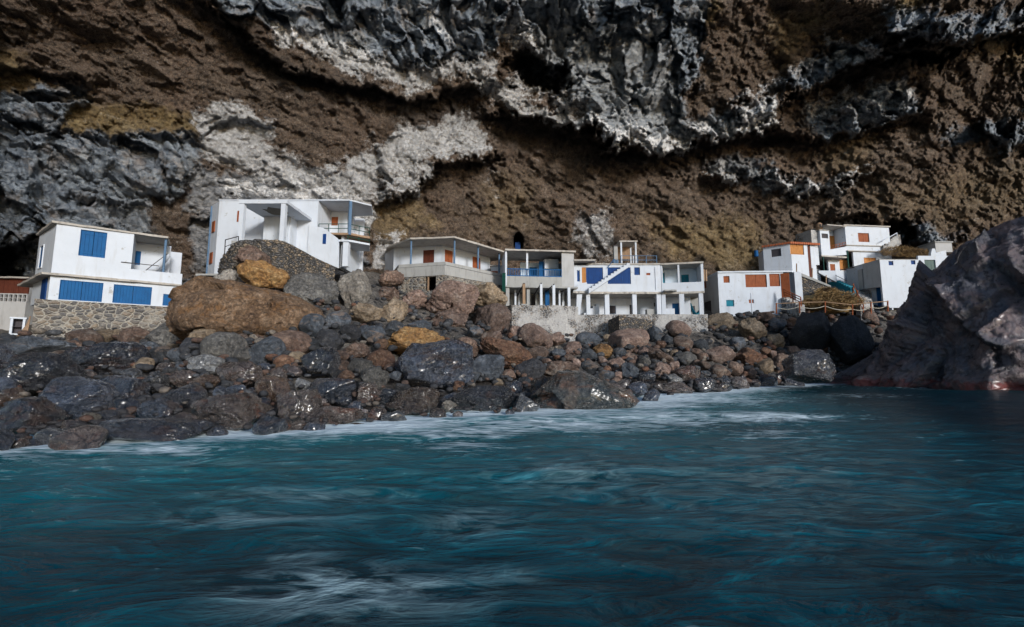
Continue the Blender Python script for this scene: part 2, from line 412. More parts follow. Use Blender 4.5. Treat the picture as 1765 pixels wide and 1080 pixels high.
tt_ = (np.arange(V.shape[0]) - 3) / 69.; drop = np.where(tt_ < 1, .38, .38 * np.clip(2 - tt_, 0, 1))[:, None] * np.ones_like(V); drop += np.where(tt_ < 0, .9, 0)[:, None]
shore = grid_mesh('ground', Xg, Yg, Zg + dz * .8 - drop, m); tag(shore, kind='structure')

# ---- cliff
uu = np.concatenate([np.arange(-520, -40, 8), np.arange(-40, 1806, 2.1), np.arange(1812, 2400, 8)])
vv = np.concatenate([np.arange(600, 500, -5), np.arange(500, -20, -2.1), np.arange(-24, -420, -7), np.arange(-440, -1000, -28)])
U, V = np.meshgrid(uu, vv)
base = K([(-520,17),(-200,24),(0,34),(250,36),(400,38),(600,41),(760,46),(900,52),(1200,55),(1450,57),(1600,56),(1765,56),(2000,58),(2400,60)])
top = K([(-520,13),(-200,20),(0,26),(250,28),(450,30),(760,34),(1000,37),(1300,40),(1600,38),(1765,40),(2000,44),(2400,50)])
yb = np.interp(U, *base); yt = np.interp(U, *top)
tv = np.clip((500 - V) / 500, -.3, 3)
s_ = np.where(tv < 1, tv * (.55 + .45 * tv), 1)
Yc = yb + (yt - yb) * s_
Yc = np.where(V < 0, yt - 2.5 * sst(0, 300, -V) + 14 * sst(330, 1000, -V) , Yc)
a, e = ray_np(U, V)
P = np.stack([a * Yc, Yc, CZ + e * Yc], -1).reshape(-1, 3)
w1 = fbm(P * .22, 4, .55, 21).reshape(U.shape); w2 = fbm(P * .22 + 50, 4, .55, 31).reshape(U.shape)
w3 = fbm(P * 1.1, 4, .6, 41).reshape(U.shape); w4 = fbm(P * 1.1 + 70, 4, .6, 45).reshape(U.shape)
w5 = fbm(P * 3.1 + 33, 4, .62, 49).reshape(U.shape); w6 = fbm(P * 3.1 + 90, 4, .62, 53).reshape(U.shape)
Uw = U + w1 * 40 + w3 * 24 + w5 * 14; Vw = V + w2 * 30 + w4 * 20 + w6 * 12
def poly(pts, soft=8.):
    p = np.array(pts, float); x0, y0 = p[:, 0].min() - 60, p[:, 1].min() - 60; x1, y1 = p[:, 0].max() + 60, p[:, 1].max() + 60
    out = np.zeros(U.shape); sel = (Uw > x0) & (Uw < x1) & (Vw > y0) & (Vw < y1)
    X, Y = Uw[sel], Vw[sel]; d = np.full(X.shape, 1e9); ins = np.zeros(X.shape, bool); j = len(p) - 1
    for i in range(len(p)):
        ax, ay = p[i]; bx, by = p[j]; ex, ey = bx - ax, by - ay; wx, wy = X - ax, Y - ay
        tt = np.clip((wx * ex + wy * ey) / (ex * ex + ey * ey + 1e-9), 0, 1)
        d = np.minimum(d, (wx - ex * tt) ** 2 + (wy - ey * tt) ** 2)
        cond = ((ay > Y) != (by > Y)) & (X < (bx - ax) * (Y - ay) / (by - ay + 1e-9) + ax); ins ^= cond; j = i
    sd_ = np.sqrt(d) * np.where(ins, 1, -1); out[sel] = sst(-soft, soft, sd_); return out
def line(pts, width, taper=25):
    """soft band along a polyline u->v (u increasing)"""
    p = np.array(pts, float); c_ = np.interp(Uw, p[:, 0], p[:, 1])
    return np.exp(-((Vw - c_) / width) ** 2) * sst(p[0, 0] - taper, p[0, 0] + taper, Uw) * (1 - sst(p[-1, 0] - taper, p[-1, 0] + taper, Uw))
def ledge(pts, amp, up, dn, taper=40, edge=5):
    p = np.array(pts, float); c_ = np.interp(Uw, p[:, 0], p[:, 1]); d = Vw * .6 + V * .4 - c_
    w_ = sst(p[0, 0] - taper, p[0, 0] + taper, Uw) * (1 - sst(p[-1, 0] - taper, p[-1, 0] + taper, Uw))
    f_ = sst(-edge, edge, d); return amp * w_ * ((1 - f_) * np.exp(np.minimum(d, 0) / up) - f_ * .8 * np.exp(-np.maximum(d, 0) / dn))
def blob(u, v, ru, rv, raw=False):
    A, B = (U, V) if raw else (Uw, Vw)
    return np.clip(1 - ((A - u) / ru) ** 2 - ((B - v) / rv) ** 2, 0, 1) ** .5
mx = np.maximum
bas = mx.reduce([
 poly([(-520,100),(0,165),(60,150),(110,140),(160,150),(120,190),(90,235),(170,228),(260,235),(335,240),(340,300),(310,350),(255,350),(290,420),(340,480),(360,600),(-520,600)]),
 poly([(340,-40),(395,30),(500,70),(560,90),(640,112),(760,105),(850,92),(872,60),(880,-40)]),
 poly([(340,-1000),(340,-30),(860,-30),(1230,-30),(1300,-400),(1100,-1000)]),
 poly([(872,-40),(1200,-40),(1215,60),(1205,130),(1175,215),(1250,195),(1330,172),(1332,225),(1200,240),(1060,256),(1000,222),(985,160),(940,90),(900,80)]),
 poly([(1330,150),(1430,90),(1520,66),(1535,95),(1440,135),(1350,168)]), poly([(1385,190),(1470,190),(1560,128),(1592,180),(1490,222),(1400,240)]),
 poly([(1520,10),(1700,20),(1765,0),(1765,50),(1650,70),(1540,60)]), poly([(1205,285),(1280,270),(1370,315),(1430,322),(1385,335),(1330,325)]),
 poly([(1555,400),(1600,388),(1645,395),(1650,420),(1560,424)]), poly([(1620,225),(1765,205),(1900,200),(1900,245),(1650,250)]),
 poly([(330,300),(460,290),(560,320),(640,345),(600,420),(640,470),(560,500),(350,500)]) * .75,
 poly([(990,365),(1050,365),(1060,440),(1000,440)]) * .5])
wht = mx.reduce([
 poly([(325,195),(380,168),(425,175),(460,205),(455,245),(425,250),(380,262),(335,260)], 18) * .85, line([(340,250),(420,262),(500,298),(560,310),(620,295),(670,265),(740,240)], 26, 15) * 1., poly([(655,240),(730,215),(815,203),(850,235),(835,268),(760,292),(690,322),(650,310)], 10) * .68, line([(360,320),(480,325),(600,335),(680,320)], 14) * .7,
 line([(470,50),(560,92),(620,112),(700,128),(790,118),(860,112)], 17) * .95, line([(760,110),(830,140),(900,178),(1000,215),(1060,250),(1200,236),(1335,214)], 13),
 line([(800,150),(880,165),(960,150)], 15) * .6,
 poly([(1260,175),(1325,160),(1332,222),(1275,228)], 12) * .9, poly([(1210,285),(1260,280),(1255,310),(1215,312)], 8) * .8, line([(1320,300),(1370,322),(1430,326),(1495,290)], 9) * .75,
 poly([(1440,75),(1535,70),(1530,92),(1450,115)], 10) * .6, line([(1290,165),(1400,110)], 9) * .6, poly([(985,365),(1060,365),(1070,440),(1000,450)], 26) * .42,
 poly([(860,0),(900,30),(985,160),(1010,215),(960,205),(930,120),(880,90)], 14) * .55, poly([(700,0),(740,0),(800,60),(760,60)], 12) * .5,
 poly([(650,395),(700,400),(690,470),(640,470)], 14) * .8, poly([(1445,380),(1490,376),(1490,390),(1450,392)], 6) * .8, line([(820,265),(850,330)], 30) * .35,
 poly([(560,345),(650,345),(640,400),(600,420)], 10) * .6, poly([(1380,185),(1560,130),(1590,170),(1420,215)], 12) * .45])
och = mx.reduce([
 poly([(90,240),(130,168),(200,176),(300,190),(330,200),(335,242),(240,232),(150,240)], 12), poly([(-100,95),(40,90),(80,150),(-100,185)], 16) * .8,
 poly([(640,345),(700,325),(760,380),(700,420),(650,400)], 14) * .6, poly([(1130,380),(1320,400),(1310,470),(1150,450)], 30) * .75, poly([(1330,120),(1450,60),(1440,30),(1340,40)], 18) * .6,
 poly([(1540,-20),(1610,-20),(1600,60),(1540,50)], 14) * .9, poly([(1680,60),(1800,50),(1800,110),(1690,100)], 20) * .7, poly([(1200,0),(1240,0),(1240,40),(1190,50)], 12) * .7,
 poly([(1410,235),(1500,230),(1480,300),(1400,300)], 20) * .4, poly([(820,330),(900,310),(890,400),(830,400)], 30) * .35, poly([(1500,330),(1765,280),(1765,380),(1520,370)], 40) * .35])
soot_shade = mx.reduce([blob(1060, 418, 14, 12, True), blob(1132, 442, 10, 12, True), blob(1205, 447, 12, 10, True), blob(893, 415, 13, 20, True), blob(1412, 388, 12, 10, True),  # soot spots, plus shade painted into the cave hole
 line([(380,40),(470,110),(560,160),(700,190),(850,200)], 26) * .8, line([(850,228),(960,240),(1060,285),(1200,270),(1300,280)], 24) * .75, poly([(900,95),(985,98),(990,150),(915,150)], 8) * .9,  # shade under the ledges and in the recess, painted into the rock colour
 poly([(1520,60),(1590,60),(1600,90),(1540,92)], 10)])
lite = mx.reduce([poly([(880,60),(900,90),(985,160),(1000,222),(1060,256),(1200,240),(1332,225),(1330,172),(1250,195),(1175,215),(1160,130),(1130,60),(1000,30)], 26), poly([(1440,120),(1530,75),(1540,95),(1450,150)], 12) * .8,
 poly([(440,20),(640,80),(640,112),(500,80)], 18) * .8, poly([(650,240),(730,215),(815,203),(850,235),(835,268),(760,292),(690,322)], 8), poly([(320,265),(560,300),(640,345),(600,420),(560,500),(340,500)], 30) * .8, poly([(160,330),(320,340),(330,430),(250,420)], 30) * .5, poly([(1210,285),(1280,280),(1380,325),(1330,325)], 10) * .8, poly([(985,365),(1060,365),(1070,440),(1000,450)], 20) * .7])
relief = (ledge([(330,-10),(400,45),(480,105),(560,140),(620,150),(700,165),(780,160),(860,150)], 1.15, 60, 40) + ledge([(830,200),(900,195),(960,210),(1000,228),(1060,265),(1130,258),(1200,247),(1330,230),(1400,238)], 1.6, 80, 50)
 + ledge([(650,345),(690,324),(760,296),(850,268)], 1.7, 55, 40, 12, 3) + ledge([(1200,312),(1330,305),(1370,330),(1430,328),(1500,294)], 1.0, 30, 40) + ledge([(1310,208),(1400,152),(1535,96)], 1.2, 35, 40)
 + ledge([(1400,238),(1480,226),(1595,186)], 1.0, 35, 40) + ledge([(1500,85),(1620,85),(1765,50)], 1.6, 40, 35) + ledge([(-300,430),(0,428),(60,405)], 2.5, 70, 400, 14)
 + ledge([(1440,372),(1490,366),(1560,385)], 1.5, 30, 40, 20) + ledge([(90,228),(170,240),(250,236),(335,245)], .6, 30, 50) + ledge([(330,235),(400,200),(460,215)], .7, 20, 25) + ledge([(-200,140),(60,120),(160,140)], .8, 40, 40)
 - blob(940, 122, 60, 34) * 3 - blob(1520, 402, 48, 26) * 4 - blob(893, 416, 9, 16, True) * 3 - blob(-10, 500, 60, 80) * 6 + blob(1300, 200, 50, 45) * 1.1 + blob(600, 180, 30, 14) * .5
 + blob(1600, 405, 60, 20) * 1.6 - blob(350, 215, 40, 12) * .5 + blob(220, 280, 140, 70) * 1.4 + blob(1080, 140, 130, 130) * 1.6 - blob(1590, 75, 70, 26) * 1.6)
big = fbm(P * .09, 3, .5, 5).reshape(U.shape) * 1.6
wp = P + np.stack([w1.ravel(), w2.ravel(), w1.ravel() - w2.ravel()], -1) * 1.2 + np.stack([w3.ravel(), w4.ravel(), w3.ravel()], -1) * .1
fold = fbm(wp * np.array([.5, .5, .9]), 5, .55, 80, True)
qd = np.stack([wp[:, 0] * .8 - wp[:, 2] * .6, wp[:, 1], wp[:, 0] * .6 + wp[:, 2] * .8], -1)   # plates run along the diagonal strata
facet = planes(qd * np.array([.2, .3, .42]), 60, 1.5, 1.1) + planes(qd * np.array([.6, .8, 1.25]) + 9, 70, .75, .4) + planes(qd * np.array([1.7, 2., 3.1]) + 5, 80, .22, .12) + fold * .06
r1, r2, rc = worley(P * 2.1 + w3.ravel()[:, None], 90); s1, s2, sc = worley(P * .75 + w1.ravel()[:, None] * 2, 95)
qs = np.stack([P[:, 0] * .9 - P[:, 2] * .43, P[:, 1], P[:, 0] * .43 + P[:, 2] * .9], -1) + w3.ravel()[:, None] * .5
rub = (.6 - r1) * .12 * (rc > .5) + fbm(qs * np.array([.1, .3, 1.3]), 5, .5, 170, True) * .3 + planes(qs * np.array([.5, .7, 1.1]), 130, .34, .2) + planes(qs * np.array([1.6, 1.8, 2.4]), 140, .16, .1) + fbm(qs * np.array([.35, .4, .7]), 7, .5, 100) * .95 + fbm(P * 4.2, 3, .7, 110) * .14
bR = bas.ravel()
lowc = sst(330, 470, V.ravel()) * sst(640, 700, U.ravel())      # smoother scree-like slope behind the houses
rub = rub * (1 - .35 * lowc)
slabm = poly([(650,240),(730,215),(815,203),(850,235),(835,268),(760,292),(690,322),(650,310)]).ravel(); bR = np.maximum(bR, slabm); calm = 1 - .7 * slabm - .3 * lite.ravel() * (1 - slabm)
disp = relief.ravel() + big.ravel() + bR * (facet * calm + .3) + (1 - bR) * rub * .82 + wht.ravel() * (fbm(P * 2.4, 4, .7, 120, True) * .1) * calm
Yd = (Yc.ravel() - disp * np.clip(Yc.ravel() / 36, .6, 1.3)).reshape(U.shape)
cav = np.clip(disp, -3, 3)
m, t, b = mat('volcanic_cliff'); x = NT(t); g = geo(x)
A1 = x.n('ShaderNodeAttribute', attribute_name='m1'); sp = x.n('ShaderNodeSeparateColor'); x.l(A1.outputs[0], sp.inputs[0])
so_ = x.n('ShaderNodeAttribute', attribute_name='m2'); sp2 = x.n('ShaderNodeSeparateColor'); x.l(so_.outputs[0], sp2.inputs[0])
n0 = x.noise(g, .25, 5, .6, .5); n1 = x.noise(g, .9, 9, .72, .4); n2 = x.noise(g, 4.0, 7, .78); n3 = x.noise(g, 12, 5, .8)
sc_ = x.ramp(n1, [(.3, (.045, .03, .022)), (.46, (.12, .083, .058)), (.58, (.2, .145, .105)), (.72, (.42, .34, .27))])
sc_ = x.mix(x.ramp(n0, [(.35, 0.), (.7, .6)]), sc_, (.19, .115, .075), 'MIX')
sc_ = x.mix(x.ramp(n2, [(.4, .9), (.5, 0.)]), sc_, (.02, .014, .01)); sc_ = x.mix(x.ramp(n3, [(.53, 0.), (.62, .75)]), sc_, (.4, .32, .24)); sc_ = x.mix(x.ramp(n3, [(.36, .7), (.44, 0.)]), sc_, (.02, .014, .01))
oc = x.ramp(n1, [(.3, (.16, .1, .04)), (.55, (.36, .26, .12)), (.75, (.52, .42, .27))]); oc = x.mix(x.ramp(n2, [(.4, .7), (.52, 0.)]), oc, (.05, .03, .014))
st = x.noise(x.mapping(g, (.8, .8, 2.6), (.3, .5, .2)), 1.3, 9, .68, .35)
ba = x.ramp(n1, [(.28, (.05, .062, .08)), (.42, (.12, .145, .18)), (.58, (.24, .275, .315)), (.74, (.42, .44, .45))])
ba = x.mix(x.ramp(st, [(.54, 0.), (.7, .75)]), ba, (.36, .35, .34)); ba = x.mix(x.ramp(n2, [(.36, .7), (.46, 0.)]), ba, (.01, .012, .015))
ba = x.mix(x.ramp(x.noise(g, .5, 6, .65), [(.52, 0.), (.66, .55)]), ba, (.24, .18, .13))
ba = x.mix(x.math('MULTIPLY', sp2.outputs[1], .75), ba, x.ramp(x.math('ADD', x.math('MULTIPLY', n2, .5), x.math('MULTIPLY', st, .5)), [(.34, (.06, .065, .075)), (.47, (.22, .235, .25)), (.6, (.42, .42, .41))]))
wh = x.ramp(n2, [(.35, (.36, .33, .31)), (.48, (.62, .61, .6)), (.6, (.8, .8, .81))])
c = x.mix(sp.outputs[2], sc_, oc)
c = x.mix(sp.outputs[0], c, ba)
nw = x.math('ADD', x.math('MULTIPLY', n2, 1.1), x.math('MULTIPLY', n1, .7))
nb = x.noise(x.mapping(g, (.45, .5, 1.2), (0, .6, 0)), 1., 8, .72, 1.); nw = x.math('ADD', nw, x.math('MULTIPLY', nb, 1.6)); wm = x.math('MULTIPLY_ADD', sp.outputs[1], 1.0, x.math('SUBTRACT', nw, 1.92)); wmr = x.ramp(wm, [(.02, 0.), (.2, .35), (.42, .95)])
c = x.mix(wmr, c, wh)
c = x.mix(x.math('MULTIPLY', sp2.outputs[0], .85), c, (.012, .01, .009))  # soot and painted shade darken the rock
x.l(c, b.inputs['Base Color'])
x.l(x.math('MULTIPLY_ADD', sp.outputs[0], -.38, .92), b.inputs['Roughness'])
h = x.math('ADD', x.math('ADD', x.math('MULTIPLY', n1, .6), n2), x.math('MULTIPLY', n3, .35))
ck = x.ramp(x.noise(x.mapping(g, (.6, .6, 1.5), (0, .5, 0)), 1.1, 10, .62, .7), [(.482, 0.), (.5, 1.), (.518, 0.)])
h = x.math('SUBTRACT', x.math('MULTIPLY', h, x.math('MULTIPLY_ADD', sp.outputs[0], -.72, 1.)), x.math('MULTIPLY', ck, .4)); x.bump(h, 1., .42, b)
cl = grid_mesh('cliff', a * Yd, Yd, CZ + e * Yd, m, {'m1': np.stack([bas, wht, och], -1), 'm2': np.stack([soot_shade, lite, soot_shade], -1)})
tag(cl, kind='structure')

# ---- the sea
ys = np.concatenate([[-400, -150, -60, -25, -10, -4], np.arange(-2, 12, .05), 12 * 1.008 ** np.arange(0, 190), [60, 70]])
xs_ = np.concatenate([-400 * .8 ** np.arange(0, 10), np.linspace(-40, 40, 560), 400 * .8 ** np.arange(9, -1, -1)])
X, Y = np.meshgrid(xs_, ys); near = sst(-4, 0, Y) * (1 - sst(38, 60, np.abs(X)))
P2 = np.stack([X * .28, Y * .75, 0 * X], -1).reshape(-1, 3)
wob = fbm(P2 * .5, 3, .5, 200).reshape(X.shape)
P3 = np.stack([X * .35 + Y * .12 + wob * .6, Y * 1.1 + wob, 0 * X], -1).reshape(-1, 3)
Z = (fbm(P2 * .55, 3, .5, 210).reshape(X.shape) * .11 + fbm(P3 * 1.0, 4, .5, 220, True).reshape(X.shape) * .045 + fbm(P3 * 3.1, 3, .5, 230).reshape(X.shape) * .012) * near
# distance to the shoreline in the plane, for foam and shallows
su = np.linspace(-300, 2200, 260); sv = np.interp(su, SH[0], SH[1]); a_, e_ = ray_np(su, sv); sy = -CZ / e_; sx = a_ * sy
yline = np.interp(X, sx[np.argsort(sx)], sy[np.argsort(sx)])
dsh = np.full(X.shape, 99.0)
sel = (Y > 0) & (np.abs(X) < 60)
xsel, ysel = X[sel], Y[sel]; dd = np.full(xsel.shape, 1e9)
for q in range(len(sx) - 1):
    ex, ey = sx[q + 1] - sx[q], sy[q + 1] - sy[q]; wx, wy = xsel - sx[q], ysel - sy[q]; tt = np.clip((wx * ex + wy * ey) / (ex * ex + ey * ey), 0, 1)
    dd = np.minimum(dd, (wx - ex * tt) ** 2 + (wy - ey * tt) ** 2)
dsh[sel] = np.sqrt(dd)
sh = np.exp(-dsh / 1.6) * (.65 + .35 * sst(-14, -4, X)); sh2 = np.exp(-dsh / 5.0)
def wblob(u, v, ru, rv):     # patch of foam or painted reflection on the water seen at a photo point
    c_ = at_z(u, v, 0); l_ = at_z(u + ru, v, 0); f_ = at_z(u, v - rv, 0); n_ = at_z(u, v + rv, 0)
    return np.exp(-((X - c_.x - (Y - c_.y) * c_.x / c_.y) / (l_.x - c_.x)) ** 2 - ((Y - c_.y) / ((f_.y - n_.y) / 2)) ** 2)
sea_vignette = np.clip(sst(3, 9, X - Y * .35) * sst(-3, 0, Y) + sst(2, 7, -X - Y * .55) * .5 * (1 - sst(9, 14, Y)) + .55 * (1 - sst(2.6, 5.5, Y)), 0, 1)  # lens vignette painted into the water colour: darker sides and foreground
soft = mx.reduce([wblob(590,1020,170,40) * 1.7, wblob(540,1060,110,30) * .8, wblob(820,890,60,22) * .9, wblob(430,890,150,14) * .7, wblob(520,850,140,12) * .6, wblob(1000,820,160,22) * .4, wblob(300,800,180,10) * .4, wblob(520,960,60,30) * .6, wblob(850,1000,80,20) * .4])
patch = mx.reduce([wblob(800,770,80,14) * 1.1, wblob(1330,718,150,10) * 1.5, wblob(1330,745,120,14), wblob(1000,735,180,12) * 1.3, wblob(1150,720,160,14) * 1.2, wblob(820,745,120,10) * 1.3, 
   wblob(300,775,70,6) * .9, wblob(950,740,90,7), wblob(1260,690,150,9), wblob(700,735,130,8) * 1.1, wblob(1150,700,80,9), wblob(1500,682,90,4) * .7, wblob(120,768,90,8) * .5])
shine_paint = mx.reduce([wblob(1330,800,200,70) * .85, wblob(700,800,230,40) * .3, wblob(1000,770,160,40) * .4])  # pale cliff reflection painted into the water colour

m, t, b = mat('sea_water'); x = NT(t); g = geo(x)
A1 = x.n('ShaderNodeAttribute', attribute_name='w1'); sp = x.n('ShaderNodeSeparateColor'); x.l(A1.outputs[0], sp.inputs[0])
A2 = x.n('ShaderNodeAttribute', attribute_name='w2'); sp2 = x.n('ShaderNodeSeparateColor'); x.l(A2.outputs[0], sp2.inputs[0])
s1_ = x.noise(x.mapping(g, (.62, 1.2, 1), (0, 0, .16)), 1.2, 5, .58, 1.9); s2_ = x.noise(x.mapping(g, (.6, 1.6, 1), (0, 0, .1)), 2.6, 5, .58, 1.4)
s3_ = x.noise(x.mapping(g, (.25, .6, 1), (0, 0, .2)), .8, 5, .55, .8)
c = x.ramp(s1_, [(.36, (.0, .011, .024)), (.48, (.0, .034, .06)), (.58, (.0, .066, .105)), (.7, (.006, .17, .23))])
c = x.mix(x.ramp(s3_, [(.35, .4), (.55, 0.)]), c, (.0003, .007, .018))
c = x.mix(x.math('MULTIPLY', sp.outputs[1], x.ramp(s3_, [(.3, .6), (.55, 1.)])), c, (.008, .18, .22))
c = x.mix(x.math('MULTIPLY', sp.outputs[1], x.ramp(s2_, [(.48, 0.), (.68, .7)])), c, (.02, .17, .16))
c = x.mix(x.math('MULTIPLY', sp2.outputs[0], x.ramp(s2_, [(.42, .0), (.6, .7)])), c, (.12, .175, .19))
fs = x.math('ADD', x.math('MULTIPLY', s2_, 1.2), x.math('MULTIPLY', s1_, .8))
fm = x.math('ADD', x.math('MULTIPLY', sp.outputs[0], .95), x.math('MULTIPLY', sp.outputs[2], .36))
foam = x.ramp(x.math('ADD', fm, x.math('SUBTRACT', fs, 1.)), [(.28, 0.), (.7, .95)])

c = x.mix(x.math('MULTIPLY', sp2.outputs[1], .8), c, (.0003, .004, .01))  # painted vignette darkens the water colour
c = x.mix(x.math('MULTIPLY', sp2.outputs[2], x.ramp(x.math('ADD', x.math('MULTIPLY', s1_, .5), x.math('MULTIPLY', s2_, .5)), [(.43, 0.), (.6, .8)])), c, (.32, .46, .5))
c = x.mix(foam, c, (.6, .7, .76)); x.l(c, b.inputs['Base Color'])
x.l(x.math('MULTIPLY_ADD', foam, .5, .26), b.inputs['Roughness']); b.inputs['IOR'].default_value = 1.33
b.inputs['Specular IOR Level'].default_value = .16; b.inputs['Specular Tint'].default_value = (.5, .85, 1, 1)
x.bump(x.math('ADD', x.math('MULTIPLY', s1_, .9), x.math('MULTIPLY', s2_, .5)), 1., .1, b)
sea = grid_mesh('sea', X, Y, Z, m, {'w1': np.stack([sh, sh2, patch], -1), 'w2': np.stack([shine_paint, sea_vignette, soft], -1)})
tag(sea, kind='structure')
m, t, b = mat('seabed'); b.inputs['Base Color'].default_value = (.02, .025, .03, 1)
# ---------------------------------------------------------------- houses
rr3 = random.Random(21)
def zz(fr, u, v, d=0): return fr.uv(u, v, d)[1]
def ss(fr, u, v, d=0): return fr.uv(u, v, d)[0]
def hole(r, k=0): return (r[0] + k, r[1] - k, r[2] + k, r[3] - k)
def col(par, fr, s0, s1, d0, z0, z1, m, name='column', lab=None):
    o = MB().box(fr, s0, s1, d0, d0 + (s1 - s0), z0, z1).build(name, m, par)
    if lab: o['label'] = lab
    return o
def pole(par, fr, s, d, z0, z1, r, m, name='column', lab=None):
    a, b_ = fr.P(s, d, z0), fr.P(s, d, z1); o = MB().tube(a, b_, r, 10).build(name, m, par)
    if lab: o['label'] = lab
    return o

def fr_xy(p, q):
    c_ = Fr.__new__(Fr); c_.o = Vector(p); t_ = Vector(q) - Vector(p); c_.L = t_.length; c_.t = t_.normalized(); c_.n = Vector((-c_.t.y, c_.t.x)); c_.ztop = 0; return c_
# == A: leftmost house, blue shutters, on a rubble stone base
fA = Fr((98, 385.4, 25.6), (231.6, 402.5, 27.75)); zr = fA.ztop
A = thing('house', fA.P(0, 0, zz(fA, 90, 569)), "leftmost two-storey white house with two wide blue plank doors on a rubble stone base", 'house', 'white cave houses under the cliff')
sR = ss(fA, 231.6, 402.5); sE = ss(fA, 308, 510); zs = zz(fA, 83, 469); zg = zz(fA, 79, 516)
zs2 = (zz(fA, 312, 491) + zs) / 2; zs = zs2
zpar = zz(fA, 312.5, 471.7); zg = (zz(fA, 79, 516) + zz(fA, 305, 529)) / 2
win = fA.rect(136, 397, 184, 443); d1 = fA.rect(101, 478, 178, 518); d2 = fA.rect(194, 486, 262, 525); d3 = fA.rect(280, 506, 296, 527)
d1 = (d1[0], d1[1], zg + .03, zs - .3); d2 = (d2[0], d2[1], zg + .03, zs - .32)
SD = 4.2
mb = MB(); wall(mb, fA, 0, sR, zs, zr, 0, .2, [hole(win, .02)])
mb.box(fA, sR, sE + .1, 0, .12, zs, zpar); mb.box(fA, sR - .2, sR, .2, SD, zs, zr)
c0_ = fA.XY(0, 0); sw = fr_xy(c0_, (c0_[0] - .83 * 4.4, c0_[1] + .56 * 4.4))     # left side wall, running back
SL = 4.4; wsd = (SL * .6, SL * .8, zs + .7, zs + 2.1)
mb.box(sw, .0, wsd[0], -.2, -.002, zs, zr - .004); mb.box(sw, wsd[1], SL, -.2, 0, zs, zr); mb.box(sw, wsd[0], wsd[1], -.2, 0, zs, wsd[2]); mb.box(sw, wsd[0], wsd[1], -.2, 0, wsd[3], zr)
mb.box(fA, 0, sE, SD, SD + .2, zs, zr)
mb.build('upper_wall', M['white'], A)
mb = MB(); wall(mb, fA, -.02, sE, zg, zs - .14, .06, .28, [hole(d1, .02), hole(d2, .02), hole(d3, .02)]); mb.box(fA, sE - .2, sE, .28, SD, zg, zs - .14)
mb.box(sw, .1, .9, -.25, -.05, zg, zs - .14); mb.box(sw, 2.1, SL + .6, -.25, -.05, zg, zs - .14)
mb.build('lower_wall', M['white'], A)
MB().slab([fA.XY(-.35, -.28), fA.XY(sE + .12, -.14), fA.XY(sE + .12, SD), sw.XY(7.2, -.5), sw.XY(7.2, .35)], zs - .14, zs, .3, .03).build('floor_slab', M['conc_edge'], A)
sT = ss(fA, 290, 409.5)
MB().slab([fA.XY(-.2, -.15), fA.XY(sT, -.1), fA.XY(sT + .1, 1.6), fA.XY(sT - .4, SD + .3), sw.XY(SL + .2, -1), sw.XY(SL + .2, .15)], zr, zr + .13, .3, .03).build('roof', M['conc_edge'], A)
window(A, fA, win, M['blue'], M['blue'], split=2)
for d_ in (d1, d2): window(A, fA, d_, M['blue'], M['blue'], 'door', 'door_leaf', .09, 2, False)
window(A, fA, d3, M['blue'], M['blue'], 'door', 'door_leaf', .09, 1, False, "small blue hatch door at the right end")
f_ = framing(sw, wsd, -.12, .05, .05).build('window', M['white'], A); boards(sw, wsd, -.08).build('shutter', M['blue'], f_)
boards(sw, (.9, 2.1, zg + .05, zs - .2), -.06).build('door', M['blue_deep'], A)
bw = fA.rect(226, 431, 243, 456, 2.2)
mb = MB(); wall(mb, fA, sR, sR + 1.9, zs, zr, 2.3, 2.45, [hole(bw, .02)]); mb.build('porch_wall', M['white'], A)
window(A, fA, bw, M['blue'], M['blue'], d=2.32)
pole(A, fA, ss(fA, 282, 460, .2), .2, zs, zr, .075, M['bluegrey'])
mb = MB(); mb.tube(fA.P(sR - .5, -.05, zz(fA, 215, 452)), fA.P(sT - .35, -.03, zz(fA, 282, 459)), .025); mb.build('handrail', M['iron'], A)
mb = MB(); mb.tube(fA.P(sE, .05, zpar), fA.P(sE, .05, zpar + .4), .012); mb.build('rod', M['iron'], A)
pts = [fA.XY(-.55, .1), fA.XY(sE + .05, .1), fA.XY(sE + .05, SD), fA.XY(-.55, SD)]
MB().slab(pts, zg - 2.6, zg, .5, .04).build('stone_base', M['mason'], A)
# boat hull lying in the porch
mb = MB(); p0 = Vector(fA.P(ss(fA, 238, 463, .9), .9, zs + .3)); p1 = Vector(fA.P(ss(fA, 289, 440, .9), 1.0, zz(fA, 289, 437, .9)))
ax = (p1 - p0).normalized(); up = ax.cross(Vector((fA.n.x, fA.n.y, 0))).normalized(); up = up if up.z < 0 else -up; sd_ = Vector((fA.n.x, fA.n.y, 0))
rings = []
for i in range(11):
    k = i / 10; wd = .32 * math.sin(math.pi * min(1, .12 + k * .8)) ** .6; dp = .42 * math.sin(math.pi * min(1, .15 + k * .75)) ** .7
    cc = p0.lerp(p1, k); rings.append([cc + sd_ * wd * math.cos(t_) + up * dp * math.sin(t_) for t_ in [math.pi * j / 8 for j in range(9)]])
for a_, b_ in zip(rings, rings[1:]):
    n_ = len(mb.v); mb.v += [tuple(q) for q in a_ + b_]
    for j in range(8): mb.f.append([n_ + j, n_ + j + 1, n_ + 10 + j, n_ + 9 + j])
n_ = len(mb.v); mb.v += [tuple(q) for q in rings[0]]; mb.f.append([n_ + j for j in range(9)]); n_ = len(mb.v); mb.v += [tuple(q) for q in rings[-1]]; mb.f.append([n_ + j for j in range(9)])
bo = thing('boat', p0, "small white boat hull propped up in the porch of the leftmost house", 'boat'); mb.build('hull', M['white'], bo, True)
mb = MB()
for sgn in (-1, 1): mb.path([r_[0 if sgn > 0 else 8] for r_ in rings], .022)
mb.build('gunwale', M['iron'], bo)

